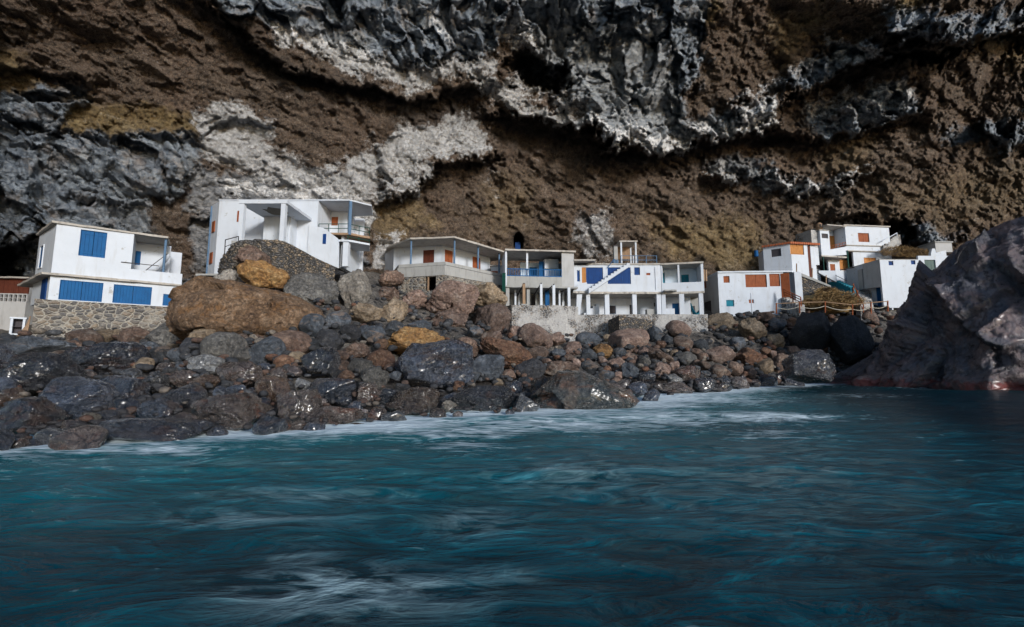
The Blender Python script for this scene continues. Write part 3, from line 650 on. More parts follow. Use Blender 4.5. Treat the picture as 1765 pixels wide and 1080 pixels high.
# == Z: shack at the extreme left, under the overhang
fZ = Fr((-60, 520, 31.0), (46, 520, 31.6)); z0, z1, z2, z3 = zz(fZ, 20, 574), zz(fZ, 20, 519), zz(fZ, 20, 512), zz(fZ, 20, 485)
Z_ = thing('shack', fZ.P(2, 0, z0), "dim shack at the left edge with brown boards above a pierced block row", 'shack')
L = ss(fZ, 45, 520)
mb = MB(); mb.box(fZ, 0, L, 0, .18, z0 - .6, z1); mb.box(fZ, 0, L, 0, .18, z2 + .2, z2 + .28); mb.box(fZ, L - .15, L, .18, 3.5, z0 - .6, z3)
n = int(L / .28)
for i in range(n + 1): mb.box(fZ, i * L / n - .035 if i else 0, i * L / n + .035, 0, .18, z1, z2 + .2)
mb.box(fZ, 0, L, .03, .15, (z1 + z2 + .2) / 2 - .02, (z1 + z2 + .2) / 2 + .02); mb.build('wall', M['grey_shade_plaster'], Z_)
boards(fZ, (0, L, z2 + .28, z3 + .2), .06, bw=.3).build('board_wall', M['dark_red'], Z_)
MB().slab([fZ.XY(-.2, -.3), fZ.XY(L + .2, -.3), fZ.XY(L + .2, 3.5), fZ.XY(-.2, 3.5)], z3 + .2, z3 + .32).build('roof', M['conc_edge'], Z_)
fc = Fr((17, 560, 25.0), (43, 560, 25.4)); L = fc.L; za, zb = zz(fc, 30, 577), zz(fc, 30, 549)
cb = thing('cabinet', fc.P(L / 2, 0, za), "small white framed open cabinet standing before the dim shack at left", 'cabinet')
mb = MB(); mb.box(fc, 0, .1, 0, .5, za, zb); mb.box(fc, L - .1, L, 0, .5, za, zb); mb.box(fc, -.04, L + .04, -.03, .53, zb, zb + .09); mb.box(fc, .1, L - .1, 0, .5, za, za + .08); mb.build('frame', M['white'], cb)
MB().box(fc, .1, L - .1, .4, .45, za + .08, zb).build('back_panel', M['dark_win'], cb); MB().box(fc, .1, L - .1, .05, .4, (za + zb) / 2, (za + zb) / 2 + .03).build('shelf', M['dark_win'], cb)
mb = MB()
for k in range(6):
    p = at(46 - k * 3, 575 + k * .7, 25.0); q = at(52 - k * 1.1, 545 + k * 3, 25.5); mb.tube(p, q, .045, 6, .03)
tag(mb.build('driftwood', M['oldwood']), "bundle of weathered sticks leaning on the masonry base beside the cabinet", 'driftwood')

# == B: tall house with porch
fB = Fr((378.5, 346, 33), (549, 347, 33.0)); zr = fB.ztop
Bh = thing('house', fB.P(3, 0, zz(fB, 400, 470)), "tall white house with open corner porch above the dry stone bastion", 'house', 'white cave houses under the cliff')
sR = fB.L; zb_ = zz(fB, 370, 470); BD = 5
w1_ = fB.rect(408, 362.5, 415.5, 382.5)
zt = zz(fB, 440, 413, -3.7); pd = fB.rect(476, 400, 491, 416, .0); pd = (pd[0], pd[1], zt - .2, pd[3])
mb = MB(); wall(mb, fB, 0, sR, zb_ - .5, zr, 0, .22, [hole(w1_, .02)]); mb.box(fB, 0, .22, .22, BD, zb_ - .5, zr); mb.box(fB, sR - .22, sR, .22, 2.4, zz(fB, 550, 410), zr)
mb.prism(fB, [(sR - .6, zz(fB, 535, 470)), (ss(fB, 585, 458), zz(fB, 585, 462)), (ss(fB, 585, 420), zz(fB, 585, 420)), (ss(fB, 583, 411), zz(fB, 583, 411)), (ss(fB, 575, 405), zz(fB, 575, 405)), (ss(fB, 558, 393), zz(fB, 558, 393)), (sR - .6, zz(fB, 549, 388))], -.12, .0 - .01)
mb.build('wall', M['white'], Bh)
# angled side wing of the porch (grey side + front)
mb = MB(); zc = zz(fB, 417, 351, -3.7); sPl, sPr = ss(fB, 414, 352, -3.7), ss(fB, 492, 357, -3.7)
mb.box(fB, sPl + .2, sPl + 2.0, -1.1, -.95, zt - .2, zc); mb.box(fB, sPl + 2.0, sPl + 2.15, -.95, 0 - .01, zt - .2, zc); mb.build('porch_wall', M['white'], Bh)
MB().slab([fB.XY(sPl - .05, -3.8), fB.XY(sPr + .15, -3.8), fB.XY(sPr + .15, -.01), fB.XY(sPl - .05, -.01)], zc, zc + .2, .5, .015).build('porch_roof', M['white'], Bh)
MB().slab([fB.XY(sPl - .1, -4.2), fB.XY(sPr + .3, -4.2), fB.XY(sPr + .3, -.01), fB.XY(sPl - .1, -.01)], zt - .5, zt - .2, .5, .04).build('porch_floor', M['concrete'], Bh)
rp_ = random.Random(8); pp = [fB.XY((sPl + sPr) / 2 + 1.1 * math.cos(k * .42) * rp_.uniform(.6, 1.15) + .1, -2.1 + .9 * math.sin(k * .42) * rp_.uniform(.55, 1.15)) for k in range(15)]; MB().plan(pp, zc - .012, zc - .004).build('peeled_patch', M['conc_dark'], Bh)
for a_ in (sPl, sPr - .28): col(Bh, fB, a_, a_ + .3, -3.75, zt - .2, zc, M['white'])
window(Bh, fB, w1_, M['brown'], M['brown'], d=.02)
fb2 = fB.child(0, -.05, 0); window(Bh, fb2, pd, M['blue_deep'], M['blue_deep'], 'door', 'door_leaf', 0, 1, False)
w2_ = fB.rect(556.6, 403, 562.4, 420, -.12); boards(fB, w2_, -.16).build('window', M['blue_deep'], Bh)
c0_ = fB.XY(0, 0); swB = fr_xy(c0_, (c0_[0] - .78 * 1.5, c0_[1] + .62 * 1.5)); MB().box(swB, 0, 1.5, -.2, -.01, zb_ - .5, zr - .01).build('side_wall', M['white'], Bh)
for a_, b_, c_, d_ in ((.6, 1.1, zr - 2.3, zr - 1.5), (.6, 1.1, zr - 4.8, zr - 4.)):
    f_ = framing(swB, (a_, b_, c_, d_), 0.0, .05, .04).build('window', M['brown'], Bh); boards(swB, (a_, b_, c_, d_), .005, .02).build('shutter', M['brown'], f_)
mb = MB(); mb.tube(swB.P(1.5, .05, zb_), swB.P(1.5, .05, zr - .1), .06); mb.build('drainpipe', M['bluegrey'], Bh)
sE = ss(fB, 603, 345); sT = ss(fB, 632, 352, .8)
MB().slab([fB.XY(-.05, -.06), fB.XY(sE, -.06), fB.XY(sE + 1.35, 1.1), fB.XY(sE + .7, 3.5), fB.XY(-.05, BD)], zr, zr + .1, .5, .015).build('roof', M['white'], Bh)
zf = zz(fB, 575, 405, .2)
MB().slab([fB.XY(sR, .0), fB.XY(sE, 0), fB.XY(sE + 1.3, 1.1), fB.XY(sE + .7, 3), fB.XY(sR, 3)], zf - .02, zf + .14, .4, .03).build('balcony_floor', M['oldwood'], Bh)
MB().slab([fB.XY(sR + 1.5, .0), fB.XY(sE, 0), fB.XY(sE + 1.3, 1.1), fB.XY(sE + .7, 3), fB.XY(sR + 1.5, 3)], zz(fB, 600, 416), zz(fB, 600, 412.5), .4, .02).build('balcony_slab', M['white'], Bh)
mb = MB(); mb.box(fB, sR, sR + 1.35, 2.4, 2.6, zf + .14, zr); mb.box(fB, sR + 1.2, sR + 1.35, 2.6, 4.6, zf + .14, zr); mb.box(fB, sR + 1.35, sE - .3, 4.2, 4.4, zf - 3, zr); mb.box(fB, sR + 1.7, sR + 1.9, .5, 4.2, zz(fB, 600, 458), zf); mb.build('balcony_wall', M['white'], Bh)
rb_ = fB.rect(549, 379, 557, 388, 2.4); boards(fB, (sR + .1, sR + .6, rb_[2], rb_[3] + .25), 2.33).build('window', M['brown'], Bh)
pole(Bh, fB, ss(fB, 602.5, 370), .12, zf, zr, .13, M['bluegrey'], lab="round blue-grey column holding the corner of the roof")
col(Bh, fB, sE - .42, sE, .1, zz(fB, 597, 458), zz(fB, 597, 416), M['white'])
mb = MB(); rp = [fB.P(sR + .1, .05, 0), fB.P(sE - .05, .05, 0), fB.P(sE + 1.25, 1.15, 0), fB.P(sE + .75, 2.6, 0)]
for zt_, zq in ((zf + .14, zf + .85), (zz(fB, 600, 413), zz(fB, 600, 402))):
    for k in range(3) if zq == zf + .85 else range(1, 3):
        A_, B_ = Vector(rp[k]), Vector(rp[k + 1]); nn = max(2, int((B_ - A_).length / .7))
        for q in (.5, 1.0): mb.tube((A_.x, A_.y, zt_ + (zq - zt_) * q), (B_.x, B_.y, zt_ + (zq - zt_) * q), .028, 6)
        for i in range(nn + 1): p = A_.lerp(B_, i / nn); mb.tube((p.x, p.y, zt_), (p.x, p.y, zq), .024, 6)
mb.build('railing', M['green'], Bh)
MB().tube(fB.P(ss(fB, 465, 386, -.1), -.12, zz(fB, 465, 388, -.1)), fB.P(ss(fB, 465, 386, -.1), -.12, zz(fB, 465, 383, -.1)), .08).build('wall_lamp', M['oldwood'], Bh)
# dry stone bastion with the handrail on it
top = [(380,447,29.5),(388,436,28.8),(398,424,28.2),(414,414,28.0),(434,412,28.0),(455,412,28.0),(478,412.5,28.2),(494,418,28.6),(507,425,29.3),(530,437,30.6),(556,450,31.8),(582,461,32.6)]
bot = [474,480,490,500,504,506,506,504,502,500,495,482]
n_sub = 8; cols_ = []
for i in range(len(top) - 1):
    for k in range(n_sub):
        q = k / n_sub; u, v, Y = [top[i][j] * (1 - q) + top[i + 1][j] * q for j in range(3)]; vb_ = bot[i] * (1 - q) + bot[i + 1] * q; cols_.append((u, v, Y, vb_))
G = []; NR = 46
for j in range(NR + 8):
    row = []
    for (u, v, Y, vb_) in cols_:
        T_ = at(u, v, Y); B_ = at(u, vb_ + 40, Y); 
        if j < NR: k = j / (NR - 1); row.append((T_.x, Y - k * .5 * 1, B_.z * k + T_.z * (1 - k)))
        else: row.append((T_.x + (fB.P(4, 0, 0)[0] - T_.x) * 0, Y + (j - NR + 1) * .45, T_.z + .02))
    G.append(row)
G = np.array(G[::-1][:8] + G[:NR]); Pg = G.reshape(-1, 3)
f1, f2, cid = worley(Pg * np.array([1.7, 1.7, 3.6]), 400); g1, g2, _c = worley(Pg * np.array([4, 4, 7.]), 410)
dd = (np.clip((f2 - f1) * 1.6, 0, .5) * .32 + (cid - .5) * .14 + (g2 - g1) * .04 - .1)
Pg = Pg.copy(); Pg[:, 1] -= dd; Pg[:, 2] += dd * .25 * (np.arange(len(Pg)) < 8 * len(cols_)) + fbm(Pg * .6, 3, .5, 7) * .05
G2 = Pg.reshape(G.shape); bs = grid_mesh('bastion', G2[..., 0], G2[..., 1], G2[..., 2], M['drystone']); tag(bs, "curved dry stone bastion under the porch of the tall white house", 'stone wall')
hr = thing('handrail', at(387, 440, 28.6), "black metal handrail at the left end of the dry stone bastion", 'handrail')
mb = MB(); a1, a2, b1, b2 = at(387, 437, 28.8), at(388.5, 413, 28.8), at(411, 416, 28.4), at(411, 407, 28.4)
mb.path([a1, a2, b2], .03); mb.build('top_rail', M['iron'], hr); MB().tube(a1.lerp(a2, .5), b1, .022).build('lower_rail', M['iron'], hr); MB().tube(at(411, 415, 28.4), b2, .03).build('post', M['iron'], hr)
lt = thing('landing', at(357, 486, 30.5), "grey concrete landing slab on a post left of the bastion", 'landing')
pA, pB = at(337, 472.5, 29.8), at(380, 472.5, 29.8)
MB().slab([(pA.x, pA.y), (pB.x, pB.y), (pB.x, pB.y + 1.8), (pA.x, pA.y + 1.8)], pA.z - .09, pA.z + .06).build('slab', M['concrete'], lt)
q1 = at(350, 474, 30.3); MB().tube((q1.x, q1.y, pA.z - .09), (q1.x, q1.y, pA.z - 1.5), .09).build('post', M['concrete'], lt)

# == C: veranda house
Yc_ = 40.
fC1 = Fr((679, 426, 41.2), (762, 421.5, 40.0)); pc = fC1.XY(fC1.L, 0)
e1 = at(845, 444, 44.9); fC2 = fr_xy(pc, (e1.x, e1.y))
zf = zz(fC1, 740, 463); zt = zz(fC1, 720, 424) + .05
Ch = thing('house', fC1.P(fC1.L, 0, zf), "single-storey white house with three brown shuttered doors behind a veranda of thin posts", 'house', 'white cave houses under the cliff')
d1 = fC1.rect(728, 429.5, 749, 460); d1 = (d1[0], d1[1], zf, d1[3]); d2 = fC2.rect(766, 430, 781.5, 460); d3 = fC2.rect(814, 442, 829, 470)
d2 = (d2[0], d2[1], zf + .1, d2[3]); d3 = (d3[0], d3[1], zf - .1, d3[3])
mb = MB(); wall(mb, fC1, 0, fC1.L, zf - .6, zt, 0, .2, [hole(d1, .02)]); wall(mb, fC2, .1, fC2.L, zf - .6, zt, .01, .2, [hole(d2, .02), hole(d3, .02)])
pl = at(662, 430, 43.5); fCs = fr_xy((pl.x, pl.y), fC1.XY(0, 0)); mb.box(fCs, 0, fCs.L, .02, .2, zf - .6, zt - .05); mb.box(fC2, fC2.L - .2, fC2.L, .2, 4, zf - .6, zt)
mb.build('wall', M['white'], Ch)
for fr, d_, m_ in ((fC1, d1, 'dark_red'), (fC2, d2, 'brown'), (fC2, d3, 'brown')): window(Ch, fr, d_, M[m_], M['white'], 'door', 'shutter', .02, 2, False)
# roof: a lid over veranda and rooms
cor = [(666.5, 427.5), (707, 411.6), (783.6, 409), (870, 434.3)]
zro = CZ + ray(783.6, 409)[1] * 37.6
rp = [at_z(u, v, zro) for u, v in cor]
Pf = [(rp[1].x, rp[1].y), (rp[2].x, rp[2].y), (rp[3].x, rp[3].y)]
colsC = [(708.5, 459), (783.3, 456), (824, 465), (860.3, 474)]
roofpts = [Pf[0], Pf[1], Pf[2], (Pf[2][0] + .5, Pf[2][1] + 3), fC2.XY(fC2.L + .2, 4), fCs.XY(-.4, .2), (rp[0].x, rp[0].y)]
zt_front = zro
MB().slab(roofpts, zro - .04, zro + .12, .4, .04).build('roof', M['conc_edge'], Ch)
mb = MB(); wall(mb, fC1, .05, fC1.L, zt - .02, zro - .04, .03, .18); wall(mb, fC2, .1, fC2.L, zt - .02, zro - .04, .04, .18); mb.box(fCs, .1, fCs.L, .04, .18, zt - .06, zro - .05); mb.build('wall_head', M['white'], Ch)
# terrace
tp = [None, at(767, 456.5, 36.9), None]; tp[0] = at_z(685, 462, tp[1].z); tp[2] = at_z(868, 478, tp[1].z)
zter = tp[1].z; 
mb = MB()
def seg(a, b, th=.2):
    f = fr_xy((a.x, a.y), (b.x, b.y)); return f
for a_, b_ in ((tp[0], tp[1]), (tp[1], tp[2])):
    f = seg(a_, b_); mb.hexa([f.P(0, 0, a_.z - .85), f.P(f.L, 0, b_.z - (.85 if b_ is not tp[2] else .8)), f.P(f.L, .3, b_.z - .85), f.P(0, .3, a_.z - .85), f.P(0, 0, a_.z), f.P(f.L, 0, b_.z), f.P(f.L, .3, b_.z), f.P(0, .3, a_.z)])
mb.build('parapet', M['concrete'], Ch)
mb = MB(); f = seg(tp[0], tp[1]); ho = (ss(f, 732, 487), ss(f, 751, 487), zz(f, 742, 500), zz(f, 742, 476)); wall(mb, f, .1, f.L, tp[0].z - 4.2, tp[0].z - .86, .05, .5, [ho]); mb.box(f, ho[0], ho[1], 2, 2.2, ho[2], ho[3])
f = seg(tp[1], tp[2]); mb.hexa([f.P(.05, .06, tp[1].z - 4), f.P(f.L, .06, tp[2].z - 3), f.P(f.L, .5, tp[2].z - 3), f.P(.05, .5, tp[1].z - 4), f.P(.05, .06, tp[1].z - .86), f.P(f.L, .06, tp[2].z - .81), f.P(f.L, .5, tp[2].z - .81), f.P(.05, .5, tp[1].z - .86)])
mb.build('stone_base', M['mason'], Ch)
f = seg(tp[0], tp[1]); MB().box(f, (ho[0] + ho[1]) / 2 - .3, (ho[0] + ho[1]) / 2 - .2, .1, .2, ho[2], ho[3]).build('post', M['oldwood'], Ch)
MB().plan([(tp[0].x, tp[0].y + .35), (tp[1].x, tp[1].y + .35), (tp[2].x, tp[2].y + .35), fC2.XY(fC2.L, .0), fC1.XY(fC1.L, 0), fC1.XY(0, 0)], zf - .3, zf - .02).build('veranda_floor', M['concrete'], Ch)
for i, (u, v) in enumerate(colsC):
    q = at_z(u, [413, 412, 424, 435][i], zro); q.z = zf + .4; k = .085
    MB().tube((q.x, q.y + .1, q.z - .5), (q.x, q.y + .1, zro - .03), k, 10).build('column', M['bluegrey'], Ch)
# white lean-to in the gap right of C, and the green door
f = Fr((846, 459, 43.5), (871, 462, 43.5)); lh = thing('shed', f.P(.6, 0, zz(f, 855, 480)), "low white shed with red-brown door in the gap right of the veranda house", 'shed')
MB().box(f, 0, f.L, 0, 1.5, zz(f, 855, 492), zz(f, 855, 459)).build('wall', M['white'], lh); boards(f, f.rect(846.5, 467, 858, 478), -.05).build('door', M['brown'], lh)
MB().box(f, -.1, f.L, -.15, 1.6, zz(f, 855, 459), zz(f, 855, 457)).build('roof', M['conc_edge'], lh)
f = Fr((865.5, 470, 38.6), (871, 470, 38.5)); gd = boards(f, (0, f.L, zz(f, 868, 503), zz(f, 868, 470)), 0); tag(gd.build('gate', M['green']), "narrow dark green board gate between the veranda house and stilted house", 'gate')

# == D: stilted balcony house
fD = Fr((871, 432, 39.5), (989, 439, 39.5 + 0.7)); zr = fD.ztop; L = fD.L
zp0, zp1 = zz(fD, 930, 476.5), zz(fD, 930, 493); zg = zz(fD, 930, 529)
D = thing('house', fD.P(L / 2, 0, zg), "bare concrete house on stilts with a blue balcony railing", 'house', 'white cave houses under the cliff')
DD = 3.8
MB().slab([fD.XY(-.05, -.25), fD.XY(L + .15, -.25), fD.XY(L + .15, DD), fD.XY(-.05, DD)], zr - .02, zr + .14, .4, .03).build('roof', M['conc_edge'], D)
sW = ss(fD, 968.5, 470)
mb = MB(); mb.box(fD, sW, L, 0, .2, zp1, zr - .02); mb.box(fD, L - .2, L, .2, DD, zp1, zr - .02); MB().box(fD, 0, .18, .2, DD, zp1, zr - .02).build('side_wall', M['white'], D); mb.build('wall', M['grey_shade_plaster'], D)
mb = MB(); mb.box(fD, 0, sW, 0, .16, zp1, zp0); mb.build('parapet', M['concrete'], D)
MB().slab([fD.XY(-.03, -.06), fD.XY(L + .35, -.06), fD.XY(L + .35, DD), fD.XY(-.03, DD)], zp1 - .16, zp1, .3, .03).build('floor_slab', M['concrete'], D)
bd = fD.rect(912, 460, 926, 480, DD - .6); mb = MB(); wall(mb, fD, ss(fD, 897, 470, DD - .6), L - .2, zp1, zr - .3, DD - .6, DD - .4, [hole((bd[0], bd[1], zp1, bd[3]), .02)]); mb.build('back_wall', M['white_cool'], D)
window(D, fD, (bd[0], bd[1], zp1 + .02, bd[3]), M['blue'], M['blue'], 'door', 'door_leaf', DD - .55, 1, False)
mb = MB(); mb.box(fD, ss(fD, 939, 470, 1.9), sW + .1, 1.9, 3.1, zp1, zz(fD, 950, 446, 1.9)); mb.build('kitchen_block', M['white'], D)
boards(fD, (ss(fD, 939, 470, 1.9) - .5, ss(fD, 939, 470, 1.9) - .03, zp1, zz(fD, 938, 450, 2.1)), 2.2).build('door', M['blue'], D)
mb = MB(); mb.box(fD, ss(fD, 940, 470, 1.85) , sW, 1.7, 1.9, zz(fD, 950, 463.5, 1.8), zz(fD, 950, 462, 1.8)); mb.build('shelf', M['concrete'], D)
mb = MB(); zrl = zz(fD, 920, 463.5)
for q in (zrl, zp0 + .06): mb.box(fD, .12, sW, .02, .07, q - .04, q + .03)
n = 32
for i in range(n + 1): a_ = .15 + (sW - .2) * i / n; mb.box(fD, a_ - .022, a_ + .022, .03, .06, zp0 - .0, zrl)
mb.build('railing', M['blue'], D)
col(D, fD, ss(fD, 907.5, 450), ss(fD, 910.8, 450), .17, zp0 - .3, zr - .02, M['white'])
col(D, fD, 0 - .02, .14, -.02, zp1, zr - .02, M['white'], lab="peeling left end post of the balcony")
for (u0, u1, dd_, m_) in ((872, 878, .1, 'concrete'), (908, 913.5, .3, 'concrete'), (940, 947, 1.2, 'blue'), (963, 966, .8, 'white'), (887, 890, 1.2, 'white'), (923, 926, 2.4, 'concrete'), (893, 896, 2.4, 'white'), (969, 972.5, 2, 'white')):
    a_, b_ = ss(fD, u0, 510, dd_), ss(fD, u1, 510, dd_); col(D, fD, a_, b_, dd_, zg - .1, zp1 - .16, M[m_], 'stilt', 'bright blue column under the floor' if m_ == 'blue' else None)
for (u0, u1, vt, vb_) in ((901, 905.5, 488, 522), (931, 935, 488, 524), (952.5, 957, 490, 524)):
    a_, b_ = ss(fD, u0, 505, -1.1), ss(fD, u1, 505, -1.1); zb1, zt1 = zz(fD, u0, vb_, -1.1), zz(fD, u0, vt, -1.1)
    o = col(D, fD, a_, b_, -1.1, zb1 - .1, zt1, M['oldwood' if u0 == 901 else 'white'], 'prop'); mb = MB(); mb.tube(fD.P((a_ + b_) / 2, -1.15, zt1), fD.P((a_ + b_) / 2 - .3, 1.4, zt1 - .75 if u0 != 952.5 else zt1 - .3), .06, 6); mb.build('beam', M['iron'], o)
    MB().box(fD, a_ - .15, b_ + .15, -1.3, -.8, zb1 - .4, zb1 - .1).build('footing', M['concrete'], o)
a_, b_ = ss(fD, 978.5, 500, -1.2), ss(fD, 983, 500, -1.2); col(D, fD, a_, b_, -1.2, zz(fD, 980, 566, -1.2), zz(fD, 980, 495, -1.2), M['white'], 'prop', "long white prop reaching down past the retaining wall")
mb = MB(); mb.tube(fD.P(a_ + .1, -1.1, zz(fD, 980, 496, -1.2)), fD.P(ss(fD, 966, 504, .8), .8, zz(fD, 966, 503, .8)), .05, 6); mb.build('beam', M['iron'], D)
mb = MB(); mb.box(fD, -.05, L + .2, 3.3, 3.5, zg - .3, zp1 - .2); mb.build('basement_wall', M['concrete'], D)
boards(fD, (ss(fD, 916, 515, 3.2), ss(fD, 924, 515, 3.2), zg, zg + 1.6), 3.22).build('door', M['dark_win'], D)
# retaining wall under D
zb_ = zz(fD, 930, 590, -1.5)
rw = MB().slab([fD.XY(ss(fD, 882, 530, -1.5), -1.5), fD.XY(ss(fD, 975, 530, -1.5), -1.5), fD.XY(L + .1, -.9), fD.XY(L + .1, 3.2), fD.XY(.1, 3.2), fD.XY(.0, -.6)], zb_, zz(fD, 930, 526, -1.5), .5, .05).build('retaining_wall', M['mason_pale'])
tag(rw, "cemented rubble retaining wall carrying the stilted house", 'retaining wall')

# == E: stair house
fE = Fr((989, 457, 41), (1138.5, 457, 41.0)); zr = zz(fE, 1110, 456.5); L = fE.L; zs = zz(fE, 1060, 503); zg = zz(fE, 1060, 544)
E = thing('house', fE.P(L / 2, 0, zg), "long white house with blue panels and a white outside stair across its front", 'house', 'white cave houses under the cliff')
ED = 4.5
sxx = lambda u, d=0: ss(fE, u, 480, d)
hb = [(sxx(1010.5), sxx(1039.5), zz(fE, 1060, 489), zr - .22), (sxx(1047.6), sxx(1087.4), zz(fE, 1060, 489), zr - .22)]
hw = fE.rect(1093, 460, 1103.5, 474); hs = fE.rect(1114, 470, 1121, 474); hl = fE.rect(994, 465, 1000, 485.5)
mb = MB(); wall(mb, fE, sxx(989), L, zs, zr, 0, .2, hb + [hole(hw, .02), hs, hole(hl, .02), (sxx(1003), sxx(1010.4), zz(fE, 1060, 489), zr - .22)])
mb.box(fE, L - .2, L, .2, ED, zs, zr); mb.box(fE, sxx(989), sxx(989) + .2, .2, ED, zs, zr); mb.box(fE, sxx(989) + .2, L - .2, ED - .2, ED, zs, zr); mb.box(fE, L - .55, L - .5, -.06, -.005, zs + .2, zr - .2); mb.build('upper_wall', M['white'], E)
for h_ in hb: boards(fE, h_, .07, bw=.22).build('blue_panel', M['blue_deep'], E)
boards(fE, (sxx(1003), sxx(1010.4), zz(fE, 1060, 489), zr - .22), .04).build('wood_panel', M['orange'], E)
window(E, fE, hw, M['blue_deep'], M['blue_deep']); window(E, fE, hl, M['blue_deep'], M['white'], 'door', 'door_leaf'); boards(fE, hs, .08).build('window', M['brown'], E)
MB().slab([fE.XY(sxx(1012), -.12), fE.XY(L + .02, -.12), fE.XY(L + .02, ED), fE.XY(sxx(1012), ED)], zr, zr + .14, .3, .03).build('roof', M['conc_edge'], E)
MB().slab([fE.XY(sxx(988), -.9), fE.XY(sxx(1024), -.9), fE.XY(sxx(1024), 1.5), fE.XY(sxx(988), 2)], zr + .2, zr + .34, .3, .03).build('canopy', M['conc_edge'], E)
MB().slab([fE.XY(sxx(986), -.5), fE.XY(sxx(1012), -.55), fE.XY(sxx(1014), -.2), fE.XY(L, -.12), fE.XY(L, ED), fE.XY(sxx(986), ED)], zs - .2, zs, .2, .045).build('floor_slab', M['conc_edge'], E)
mb = MB(); mb.prism(fE, [(sxx(987), zs), (sxx(1010), zs), (sxx(1010), zz(fE, 1010, 488)), (sxx(1000), zz(fE, 1000, 489)), (sxx(987), zz(fE, 987, 499))], -.5, -.35); mb.build('landing_parapet', M['white'], E)
# stair
n = 13; sa, sb = sxx(1013, -.5), sxx(1084, -.5); za, zb2 = zz(fE, 1013, 501, -.5), zz(fE, 1086, 455, -.5)
poly_ = [(sa, za - .1)]
for i in range(n):
    z1_ = za + (zb2 - za) * (i + 1) / n; poly_ += [(sa + (sb - sa) * i / n, z1_), (sa + (sb - sa) * (i + 1) / n, z1_)]
poly_ += [(sb + .35, zb2), (sb + .3, zb2 - .25), (sa + .35, za - .25)]
st_ = MB()
for i in range(n):        # each step block plus the sloping soffit
    x0_, x1_ = sa + (sb - sa) * i / n, sa + (sb - sa) * (i + 1) / n; zt_ = za + (zb2 - za) * (i + 1) / n; zl0 = za + (zb2 - za) * i / n - .3; zl1 = zt_ - .3
    st_.hexa([fE.P(x0_, -1.0, zl0), fE.P(x1_, -1.0, zl1), fE.P(x1_, -.08, zl1), fE.P(x0_, -.08, zl0), fE.P(x0_, -1.0, zt_), fE.P(x1_, -1.0, zt_), fE.P(x1_, -.08, zt_), fE.P(x0_, -.08, zt_)])
st_.build('stair', M['white'], E)
MB().path([fE.P(sxx(1047), -.15, zz(fE, 1047, 462)), fE.P(sxx(1058), -.15, zr + .5), fE.P(sxx(1060), -.15, zr + .5)], .03).build('stair_handrail', M['blue'], E)
# ground floor
mb = MB(); B2 = 2.6; gd1 = fE.rect(1017, 527, 1027.5, 545, B2); gw = fE.rect(1050, 526, 1062, 541, B2); gd2 = fE.rect(1084.5, 524, 1099.5, 545, B2); gd3 = fE.rect(1127, 521, 1130, 528, B2)
gd1 = (gd1[0], gd1[1], zg, gd1[3]); gd2 = (gd2[0], gd2[1], zg, gd2[3])
wall(mb, fE, sxx(989), L + 1, zg - .3, zs - .2, B2, B2 + .2, [hole(gd1, .02), hole(gw, .02), hole(gd2, .02), gd3]); mb.build('lower_wall', M['white'], E)
window(E, fE, gd1, M['dark_win'], M['bluegrey'], 'door', 'door_leaf', B2 + .05, 1, False); window(E, fE, gw, M['dark_win'], M['bluegrey'], d=B2 + .03, split=2); window(E, fE, gd2, M['dark_win'], M['white'], 'door', 'door_leaf', B2 + .05, 2, False)
boards(fE, gd3, B2 + .08).build('window', M['dark_win'], E)
for (u0, u1) in ((1010, 1016.5), (1041.7, 1049.3), (1089, 1096.2), (1130.6, 1138)): col(E, fE, sxx(u0), sxx(u1), -.02, zg - .3, zs - .2, M['white'])
mb = MB(); a_, b_ = sxx(991), sxx(997.5); c_, d_ = sxx(996), sxx(1002.5); mb.hexa([fE.P(a_, -.1, zg - .4), fE.P(b_, -.1, zg - .4), fE.P(b_, .3, zg - .4), fE.P(a_, .3, zg - .4), fE.P(c_ - .15, -.3, zs - .2), fE.P(d_, -.3, zs - .2), fE.P(d_, .3, zs - .2), fE.P(c_ - .15, .3, zs - .2)]); mb.build('column', M['white'], E)['label'] = "slanted peeling column at the left end"
MB().box(fE, sxx(1113.5, .3), sxx(1135, .3), .3, .9, zg - .05, zz(fE, 1125, 532.5, .3)).build('block_wall', M['concrete'], E)
mb = MB()
for i in range(6): mb.box(fE, sxx(1000, 1.3) + i * .3, sxx(1000, 1.3) + i * .3 + .3, 1.3, 2.2, zg - .2, zg + .2 + i * .22)
mb.build('inner_stair', M['white'], E)
# roof shelter, rail, chimney
mb = MB(); f = fE.child(0, 0, 0); a_, b_ = sxx(1071, .8), sxx(1099, .8); zt_ = zz(fE, 1085, 417, .8)
for s_ in (a_, b_ - .15): mb.box(fE, s_, s_ + .15, .8, .95, zr + .14, zt_); mb.box(fE, s_, s_ + .13, 2.6, 2.73, zr + .14, zt_)
mb.box(fE, sxx(1092, .8), sxx(1094, .8), .82, .9, zr + .14, zr + 1.1); shl = thing('roof_shelter', fE.P((a_ + b_) / 2, 1.6, zr + .14), "small white post shelter with wooden back on the stair house roof", 'shelter'); mb.build('frame', M['white'], shl)
MB().slab([fE.XY(a_ - .12, .7), fE.XY(b_ + .1, .7), fE.XY(b_ + .1, 2.8), fE.XY(a_ - .12, 2.8)], zt_, zt_ + .13, .3, .02).build('roof', M['conc_edge'], shl)
boards(fE, (a_ + .15, b_ - .15, zr + 1.2, zt_), 2.64, bw=.14).build('back_panel', M['oldwood'], shl)
ch = thing('chimney', fE.P(sxx(1062.5, .9), .9, zr + .14), "pale board-faced chimney stack left of the roof shelter", 'chimney')
